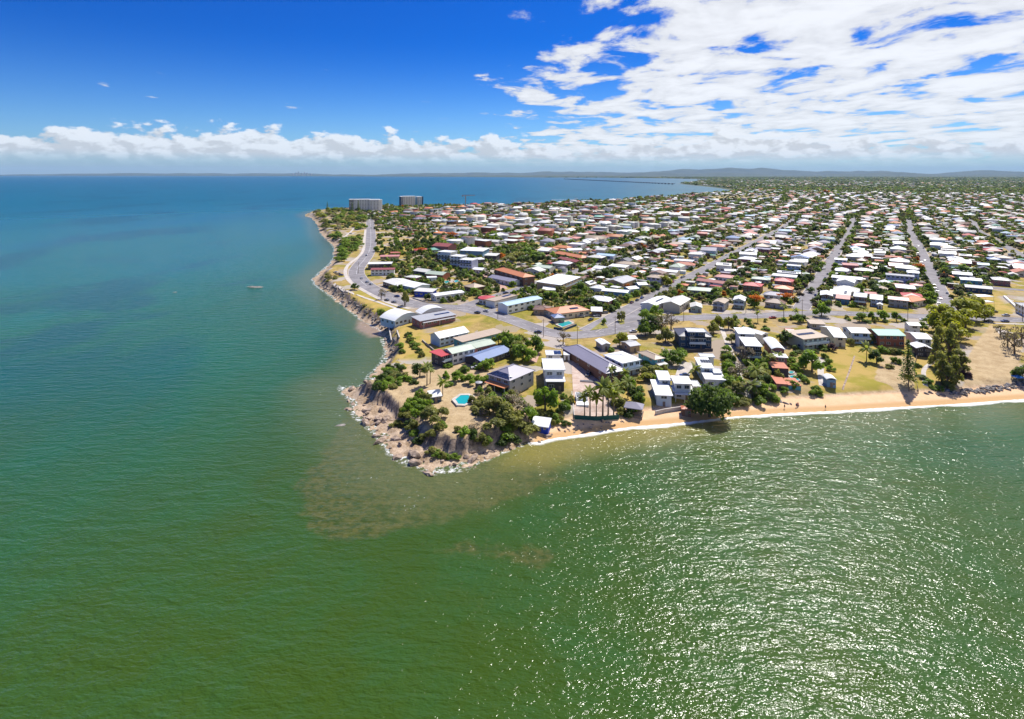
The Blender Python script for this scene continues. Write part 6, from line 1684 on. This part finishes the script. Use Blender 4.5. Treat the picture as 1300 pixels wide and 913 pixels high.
# ------------------------------------------------------------------ poles
def pole(px_, py_, h, label, rz=0.3):
    x, y, z = G(px_, py_)
    root = tag(empty('power_pole', (x, y, z), rz), label, 'power pole', 'wooden power poles along the streets')
    MB().cyl(0, 0, -.5, h, .17, .12, 8).ob('shaft', M_WOOD, root)
    MB().box(-1.1, 1.1, -.06, .06, h - .9, h - .75).ob('crossarm', M_WOOD, root)
for i in range(4): pass
POLES = [(733, 438, 'power pole at the head of the bare building lot'), (781, 424, 'power pole at the junction beside the long grey roof'), (1018.5, 400, 'power pole at flame tree street corner'), (1152.5, 408, 'power pole beside the brick house street front'), (947, 397, 'power pole before the orange flame tree'), (690, 428, 'power pole near the garden trees at the junction'), (455, 347, 'power pole at the shore road bend'),
         (1140, 383, 'power pole in front of the salmon roof'), (1055, 394, 'power pole at the white high-set house corner'), (1102, 394, 'power pole at the brown flat house driveway'), (1237, 400, 'power pole by the open grass lot'), (1298, 408, 'power pole at the picture edge of the sea street'), (868, 408, 'power pole beside the dark blue house'), (583, 376, 'power pole by the long shop row'), (632, 405, 'power pole on the main street footpath')]
for a, b, l in POLES: pole(a, b, 10.0, l)

# ------------------------------------------------------------------ pools, fences, walls, small structures
def flat_prism(name, pxs, z0, z1, mat, parent=None):
    P = [G(a, b) for a, b in pxs]; zc = sum(p[2] for p in P) / len(P); n = len(P)
    vs = [(x, y, zc + z1) for x, y, _ in P] + [(x, y, zc + z0) for x, y, _ in P]
    fs = [tuple(range(n))] + [(i, n + i, n + (i + 1) % n, (i + 1) % n) for i in range(n)]
    return ob(name, mesh(name, vs, fs, mat), parent)
def pool(label, pxs, edge=1.3):
    P = [G(a, b) for a, b in pxs]; c = Vector((sum(p[0] for p in P) / len(P), sum(p[1] for p in P) / len(P), sum(p[2] for p in P) / len(P)))
    root = tag(empty('swimming_pool', c), label, 'pool', 'garden swimming pools')
    n = len(P); L = [Vector((p[0] - c.x, p[1] - c.y, 0)) for p in P]
    O = [v + v.normalized() * edge for v in L]
    vs = [(v.x, v.y, .5) for v in O] + [(v.x, v.y, .5) for v in L] + [(v.x, v.y, -.6) for v in O] + [(v.x, v.y, -.2) for v in L]
    fs = []
    for i in range(n):
        j = (i + 1) % n; fs += [(i, j, n + j, n + i), (i, 2 * n + i, 2 * n + j, j), (n + i, n + j, 3 * n + j, 3 * n + i)]
    ob('coping', mesh('coping', vs, fs, M_PATH), root)
    ob('water', mesh('water', [(v.x, v.y, .4) for v in L], [tuple(range(n))], M_POOL), root)
pool('kidney shaped pool in the bare headland garden', [(578, 509), (585, 503.5), (594, 502.5), (599, 505), (597, 510), (590, 514.5), (582, 514)], 1.5)
pool('rectangular turquoise pool before the orange tiled house', [(707.5, 412.5), (722, 408.5), (727, 411.5), (714, 416)])
pool('turquoise pool on the terracotta terrace', [(1002, 478.5), (1009, 477), (1015, 484), (1008, 485)], .6)
pool('round spa above the terrace pool', [(1001, 473.5), (1004, 472), (1008, 473), (1007, 475), (1003, 475.5)], .5)
pool('small pool among gardens behind the shop row', [(563, 358), (569, 357), (571, 359), (566, 360.5)], .8)
pool('second small pool among gardens behind the shop row', [(576, 357), (581, 356.2), (582.5, 358), (578, 359.2)], .8)
pool('pool beside the lavender block', [(1116, 357), (1122, 357), (1122.5, 359), (1116, 359)], .6)
# building lot
V_, F_ = [], []
for i in range(25):                         # follows the fall of the ground
    t_ = i / 24; yy = 443 + (531 - 443) * t_
    xl = np.interp(yy, [443, 450, 490, 531], [725, 725, 727, 729]); xr = np.interp(yy, [443, 463, 492, 512, 531], [738.5, 750, 766, 770, 785])
    for k in range(5):
        x_, y_, z_ = G(xl + (xr - xl) * k / 4, yy); V_.append((x_, y_, z_ + .16))
    if i: F_ += [((i - 1) * 5 + k, (i - 1) * 5 + k + 1, i * 5 + k + 1, i * 5 + k) for k in range(4)]
tag(ob('building_lot', mesh('building_lot', V_, F_, M_SLAB)), kind='structure')
def wall_run(name, label, pxs, h, t, mat, cat, off=0.0):
    P = [G(a, b) for a, b in pxs]; b = MB()
    for (x0, y0, z0), (x1, y1, z1) in zip(P[:-1], P[1:]):
        L = math.hypot(x1 - x0, y1 - y0) or 1; nx, ny = -(y1 - y0) / L * t / 2, (x1 - x0) / L * t / 2
        b.add([(x0 + nx, y0 + ny, z0 - .8), (x0 - nx, y0 - ny, z0 - .8), (x1 - nx, y1 - ny, z1 - .8), (x1 + nx, y1 + ny, z1 - .8), (x0 + nx, y0 + ny, z0 + h), (x0 - nx, y0 - ny, z0 + h), (x1 - nx, y1 - ny, z1 + h), (x1 + nx, y1 + ny, z1 + h)],
              [(0, 1, 5, 4), (1, 2, 6, 5), (2, 3, 7, 6), (3, 0, 4, 7), (4, 5, 6, 7)])
    return tag(b.ob(name, mat), label, cat)
wall_run('fence', 'dark paling fence between the bare lot and long roof', [(736, 441), (748, 460), (762, 486), (772, 507)], 1.7, .12, M_WOOD, 'fence')
wall_run('fence', 'white picket fence on the garden side of the bare lot', [(726, 500), (729, 531)], 1.2, .15, M_WHITE, 'fence')
wall_run('fence', 'green mesh fence on the seaward edge of the bare lot', [(729, 532), (757, 534), (786, 532)], 1.6, .12, paint('green_mesh', (.02, .09, .07), .8), 'fence')
wall_run('wall', 'long white boundary wall beside the open grass lot', [(1275, 378), (1284, 386), (1293, 394), (1303, 404)], 1.5, 1.2, M_WHITE, 'wall')
wall_run('wall', 'low concrete sea wall below the white beach house', [(832, 526), (845, 523), (866, 520)], 1.3, .5, M_PATH, 'wall')
wall_run('wall', 'grey retaining wall at the end of the red porch garden', [(536, 433), (551, 446)], .9, .3, M_PATH, 'wall')
wall_run('wall', 'short white stair wall below the vaulted hall', [(494, 418), (497, 434)], 1.0, .6, M_PATH, 'wall')
wall_run('wall', 'second stair wall below the vaulted hall', [(504, 421), (507, 430)], 1.0, .6, M_PATH, 'wall')
wall_run('fence', 'long side fence down to the beach beside the pine', [(1166, 446), (1160, 470), (1166, 499)], 1.3, .12, M_WOOD, 'fence')
wall_run('fence', 'side fence beside the casuarina clump', [(1186, 446), (1190, 470), (1194, 498)], 1.3, .12, M_WOOD, 'fence')
wall_run('wall', 'dark fence in front of the dark blue house', [(868, 448), (905, 446)], 1.4, .15, paint('dark_fence', (.06, .055, .06), .8), 'fence')
wall_run('fence', 'pool fence along the street below the orange house', [(703, 418), (716, 420), (732, 414)], 1.3, .12, wallm('navy'), 'fence')
wall_run('wall', 'low grey wall around the shop row lawn', [(524, 379), (540, 384), (560, 384.5), (585, 380)], .8, .25, M_PATH, 'wall')
# unfinished white walls on the lot
def unfinished():
    x, y, z = G(738, 510)
    root = tag(empty('unfinished_building', (x, y, z), -.04), 'unfinished white walls and slab on the bare lot', 'building site')
    MB().box(-2.2, 2.6, -4.5, 4.2, -.2, .5).ob('slab', M_WHITE, root)
    for q in ((-2.2, 2.6, 4.0, 4.25, .5, 2.2), (-2.2, -1.95, -1.0, 4.0, .5, 2.2), (2.35, 2.6, .6, 4.0, .5, 1.8), (-1.95, 2.6, -.2, .05, .5, 1.5)):
        MB().box(*q).ob('wall', M_WHITE, root)
    MB().box(-2.9, -2.6, -3, 4, 0, .9).ob('yellow_barrier', paint('yellow', (.6, .35, .02)), root)
unfinished()
x_, y_, z_ = G(746, 485); tag(MB().box(-3.2, 3.2, -.7, -.2, 0, .5).box(-3.2, 3.2, .3, .8, 0, .5).ob('beam_stack', M_METAL, None, (x_, y_, z_ + .1), -.1), 'pale steel beams stacked on the bare lot', 'beams')
x_, y_, z_ = G(719.5, 455)
o_ = tag(empty('site_cabin', (x_, y_, z_ + .05), -.1), 'white site cabin at the head of the bare lot', 'cabin')
MB().box(-1.4, 1.4, -3.2, 3.2, 0, 2.5).ob('wall', wallm('white'), o_); MB().box(-1.6, 1.6, -3.4, 3.4, 2.5, 2.7).ob('roof', roofm('white'), o_); ob('door', DOORM, o_, (0, -3.2, 0), 0, (1, 1, 2))
# beach gazebo
def gazebo():
    x, y, z = G(805, 525)
    root = tag(empty('gazebo', (x, y, z), -.35), 'square grey-roofed gazebo above the cove beach', 'gazebo')
    MB().box(-3.4, 3.4, -2.8, 2.8, -1.5, .3).ob('deck', M_WOOD, root)
    for a in (-2.6, 2.6):
        for b in (-2.1, 2.1): MB().box(a - .12, a + .12, b - .12, b + .12, .3, 2.9).ob('post', M_WOOD, root)
    rb, _, _, cap = roof_build('h', 7.2, 5.8, .5); rb.ob('roof', roofm('mauve'), root, (0, 0, 3.1))
gazebo()
def shed(label, px_, py_, w, d, h, rz, wc, rc, kind='g', name='beach_shed'):
    x, y, z = G(px_, py_); root = tag(empty(name, (x, y, z), rz), label, 'shed')
    MB().box(-w / 2, w / 2, -d / 2, d / 2, -.8, h - .25).ob('wall', wallm(wc), root)
    rb, _, _, cap = roof_build(kind, w + .6, d + .6, .3); rb.ob('roof', roofm(rc), root, (0, 0, h + .05))
    ob('door', DOORM, root, (0, -d / 2, 0), 0, (1.1, 1, min(2.1, h - .5))); ob('window', WIN, root, (w * .3, -d / 2, 1), 0, (1, 1, 1)); return root
shed('blue shed with striped white roof on the cove rocks', 687, 545, 6.2, 4.2, 2.1, -.30, 'royal', 'white', 's', 'boat_shed')
shed('little white arched boat shed above the beach', 1053, 489, 3.6, 5.0, 3.4, -.2, 'blue', 'white', 'b', 'boat_shed')
shed('white garden shed between the hedge and palms', 960, 494, 3.0, 4.5, 2.6, -.4, 'white', 'white')
shed('terracotta-roofed beach hut beside the fig tree', 871, 526, 3.4, 3.0, 2.6, -.2, 'brown', 'terra', 'h', 'beach_hut')
shed('white tarp-roofed shelter at the headland garden', 552, 509, 4.5, 3.5, 2.4, .4, 'navy', 'white', 's', 'shelter')
# terracotta terraces below the curved roof
CURVED = [h_ for h_ in HOUSES if h_['short'].startswith('white curved-roof')][0]['root']
def terraces():
    for lab, p1, p2, dep, h, wc in (('upper terracotta terrace with dark arches', (981, 467), (1001, 466), 8, 5.2, 'dark'), ('lower terracotta terrace beside the pool', (986, 487), (999, 486), 10, 2.6, 'pinkb'), ('teal-walled terrace holding the pool', (1001, 489), (1017, 487.5), 9, 2.2, 'teal')):
        cx, cy, rz, w, d, zg = spot(p1, p2, (dep,), h, -.2)
        c_, s_ = math.cos(-CURVED.rotation_euler.z), math.sin(-CURVED.rotation_euler.z); ex, ey = cx - CURVED.location.x, cy - CURVED.location.y
        root = MB().box(-w / 2, w / 2, -d / 2, d / 2, -1.5, h - .5).ob('terrace', wallm(wc), CURVED, (ex * c_ - ey * s_, ex * s_ + ey * c_, zg - CURVED.location.z), rz - CURVED.rotation_euler.z); root['label'] = lab
        MB().box(-w / 2 - .2, w / 2 + .2, -d / 2 - .2, d / 2 + .2, h - .5, h - .25).ob('tiled_floor', roofm('terra'), root)
terraces()
# blue beach shelter at the right edge
def marquee(label, px_, py_, w, d, h, col, name='beach_shelter'):
    x, y, z = G(px_, py_); root = tag(empty(name, (x, y, z), .05), label, 'shelter')
    for a in (-w / 2 + .1, w / 2 - .1):
        for b in (-d / 2 + .1, d / 2 - .1): MB().cyl(a, b, -.3, h - .1, .06, .06, 6).ob('pole', M_METAL, root)
    b = MB(); b.add([(-w / 2, -d / 2, h), (w / 2, -d / 2, h), (w / 2, d / 2, h), (-w / 2, d / 2, h), (0, 0, h + .7), (-w / 2, -d / 2, h - .35), (w / 2, -d / 2, h - .35), (w / 2, d / 2, h - .35), (-w / 2, d / 2, h - .35)],
                    [(0, 1, 4), (1, 2, 4), (2, 3, 4), (3, 0, 4), (0, 5, 6, 1), (1, 6, 7, 2), (2, 7, 8, 3), (3, 8, 5, 0)])
    b.ob('canopy', col, root)
marquee('blue canopy shelter on the sandy lot edge', 1292, 485, 3.4, 3.0, 2.5, paint('blue_canvas', (.02, .16, .5), .7))
marquee('large white marquee behind the yellow-green crowns', 1246, 381, 12, 7, 3.2, M_WHITE, 'marquee'); marquee('smaller white marquee on the open grass lot', 1252, 388, 7, 5, 3.0, M_WHITE, 'marquee')
# water tank by the headland house
x_, y_, z_ = G(608, 492)
o_ = tag(empty('water_tank', (x_, y_, z_)), 'round dark water tank beside the rusty awning', 'water tank')
MB().cyl(0, 0, -.2, 2.2, 1.5, 1.5, 18).ob('tank', paint('tank', (.06, .065, .07), .5), o_); MB().cyl(0, 0, 2.2, 2.6, 1.55, .3, 18).ob('lid', roofm('grey'), o_)

# ------------------------------------------------------------------ people on the sand
def person(px_, py_, label, col, lean, step):
    x, y, z = G(px_, py_)
    J = [(0, 0, .95), (0, .01, 1.2), (0, 0, 1.42), (0, 0, 1.53), (0, -.02, 1.68), (.20, 0, 1.40), (.26, -.05 - lean, 1.12), (.24, -.16 - lean, .88), (-.20, 0, 1.40), (-.26, .05 + lean, 1.12), (-.24, -.02 + lean, .86),
         (.10, 0, .90), (.11, -step, .50), (.11, -step * .7, .08), (.11, -step * .7 - .16, .04), (-.10, 0, .90), (-.11, step, .50), (-.11, step * 1.2, .08), (-.11, step * 1.2 - .16, .04), (0, -.02, 1.78)]
    E = [(0, 1), (1, 2), (2, 3), (3, 4), (4, 19), (2, 5), (5, 6), (6, 7), (2, 8), (8, 9), (9, 10), (0, 11), (11, 12), (12, 13), (13, 14), (0, 15), (15, 16), (16, 17), (17, 18)]
    R = [.15, .14, .16, .06, .10, .07, .05, .035, .07, .05, .035, .09, .06, .045, .04, .09, .06, .045, .04, .07]
    me_ = bpy.data.meshes.new('body'); me_.from_pydata(J, E, [])
    me_.materials.append(paint('skin', (.42, .24, .16), .6))
    root = tag(empty('person', (x, y, z), r5.uniform(0, 6.28)), label, 'person', 'people on the beach')
    o = ob('body', me_, root)
    md = o.modifiers.new('skin', 'SKIN'); o.modifiers.new('sub', 'SUBSURF').levels = 1
    me_.skin_vertices[0].data[0].use_root = True
    for i, r in enumerate(R): me_.skin_vertices[0].data[i].radius = (r, r * .85)
    cl_ = MB(); cl_.cyl(0, 0, .72, .98, .21, .19, 12).cyl(0, 0, .98, 1.46, .18, .20, 12)
    cl_.ob('clothing', paint('cloth_' + label.split()[2], col, .9), root, smooth=True)
    MB().cyl(0, .02, 1.70, 1.84, .125, .07, 10).ob('hair', paint('hair', (.04, .025, .015), .8), root, smooth=True)
person(996, 519, 'person in black walking left of the pair on the sand', (.02, .02, .02), .1, .12)
person(1011, 517, 'person in navy standing with a towel mid-beach', (.03, .04, .12), .0, .05)
person(1048, 519.5, 'person in dark clothing near the foam below the lawn', (.05, .03, .03), .06, .1)
person(1013, 516, 'person in red beside the one in navy', (.35, .03, .03), .0, .04)

# ------------------------------------------------------------------ far things
def boat():
    x, y = w0(731, 253.5)
    root = tag(empty('motor_boat', (x, y, .2), .35), 'white motor boat crossing the bay ahead of its wake', 'boat')
    b = MB(); b.add([(-6, -2, 0), (4, -2, 0), (8, 0, .4), (4, 2, 0), (-6, 2, 0), (-6, -2.4, 2), (4, -2.4, 2.2), (9, 0, 2.8), (4, 2.4, 2.2), (-6, 2.4, 2)], [(0, 1, 6, 5), (1, 2, 7, 6), (2, 3, 8, 7), (3, 4, 9, 8), (4, 0, 5, 9), (5, 6, 7, 8, 9)])
    b.ob('hull', M_WHITE, root); MB().box(-3, 2.5, -1.6, 1.6, 2.1, 4.2).ob('cabin', M_WHITE, root); MB().box(-2.6, 2.52, -1.62, 1.62, 2.9, 3.7).ob('windscreen', M_PANE, root)
    V = []; F = []
    for i in range(30):
        s = i / 29; w = 2 + 6 * s; V += [(x - (8 + 90 * s) * math.cos(.35), y - (8 + 90 * s) * math.sin(.35) - w, .12), (x - (8 + 90 * s) * math.cos(.35), y - (8 + 90 * s) * math.sin(.35) + w, .12)]
        if i: k = 2 * i; F.append((k - 2, k - 1, k + 1, k))
    tag(ob('wake', mesh('wake', V, F, M_WHITE)), 'white foam wake trailing the motor boat', 'wake', kind='stuff')
boat()
def bridge():
    xa, ya = w0(716, 227.0, 8); xb, yb = w0(856, 233.2, 8); rz = math.atan2(yb - ya, xb - xa); L = math.hypot(xb - xa, yb - ya)
    root = tag(empty('causeway_bridge', (xa, ya, 0), rz), 'long low causeway bridge across the mouth of the bay', 'bridge')
    MB().box(0, L, -9, 9, 7, 10).ob('deck', paint('bridge_concrete', (.16, .16, .17), .8), root)
    pm = MB().box(-2, 2, -8, 8, -6, 7).mesh('pier', [paint('pier_concrete', (.14, .14, .15), .8)])
    for k in range(60): ob('pier', pm, root, (L * (k + .5) / 60, 0, 0))
bridge()
for i, (a, hh, w) in enumerate(((372, 120, 60), (376, 180, 50), (379, 230, 55), (383, 150, 60), (386.5, 200, 45), (390, 160, 55), (395, 110, 70))):
    x, y = (a - XC) / FPX * 33000, 33000
    root = tag(empty('office_tower', (x, y, 2)), '%s tower from the left of the hazy city skyline' % ORD[i + 1], 'tower', 'towers of the far city')
    MB().box(-w / 2, w / 2, -w / 2, w / 2, 0, hh).ob('shaft', wallm('grey'), root); MB().box(-w / 3, w / 3, -w / 3, w / 3, hh, hh + 18).ob('roof_plant', wallm('white'), root)
x_, y_ = w0(591, 262.5, PLAT)
o_ = tag(empty('tower_crane', (x_, y_, PLAT), .2), 'thin tower crane above the bay side roofs', 'crane')
MB().box(-.9, .9, -.9, .9, 0, 30).ob('mast', paint('crane_red', (.4, .25, .18)), o_); MB().box(-10, 26, -.6, .6, 30, 31.4).ob('jib', MATS['crane_red'], o_); MB().box(-10, -6, -1.2, 1.2, 27.5, 30).ob('counterweight', wallm('grey'), o_)

# ------------------------------------------------------------------ haze
def haze():
    me_ = MB().box(-72000, 72000, -66000, 72000, -8, 900).mesh('haze', [])
    m = bpy.data.materials.new('haze_air'); m.use_nodes = True; t = m.node_tree; t.nodes.clear()
    v = nd(t, 'ShaderNodeVolumePrincipled', {'Color': (.48, .72, 1.0, 1), 'Density': 1.6e-5, 'Anisotropy': 0.0})
    o = nd(t, 'ShaderNodeOutputMaterial'); t.links.new(v.outputs[0], o.inputs['Volume'])
    me_.materials.append(m)
    tag(ob('haze', me_), kind='stuff')
HAZE = True
if HAZE: haze()
print('objects', len(bpy.data.objects))
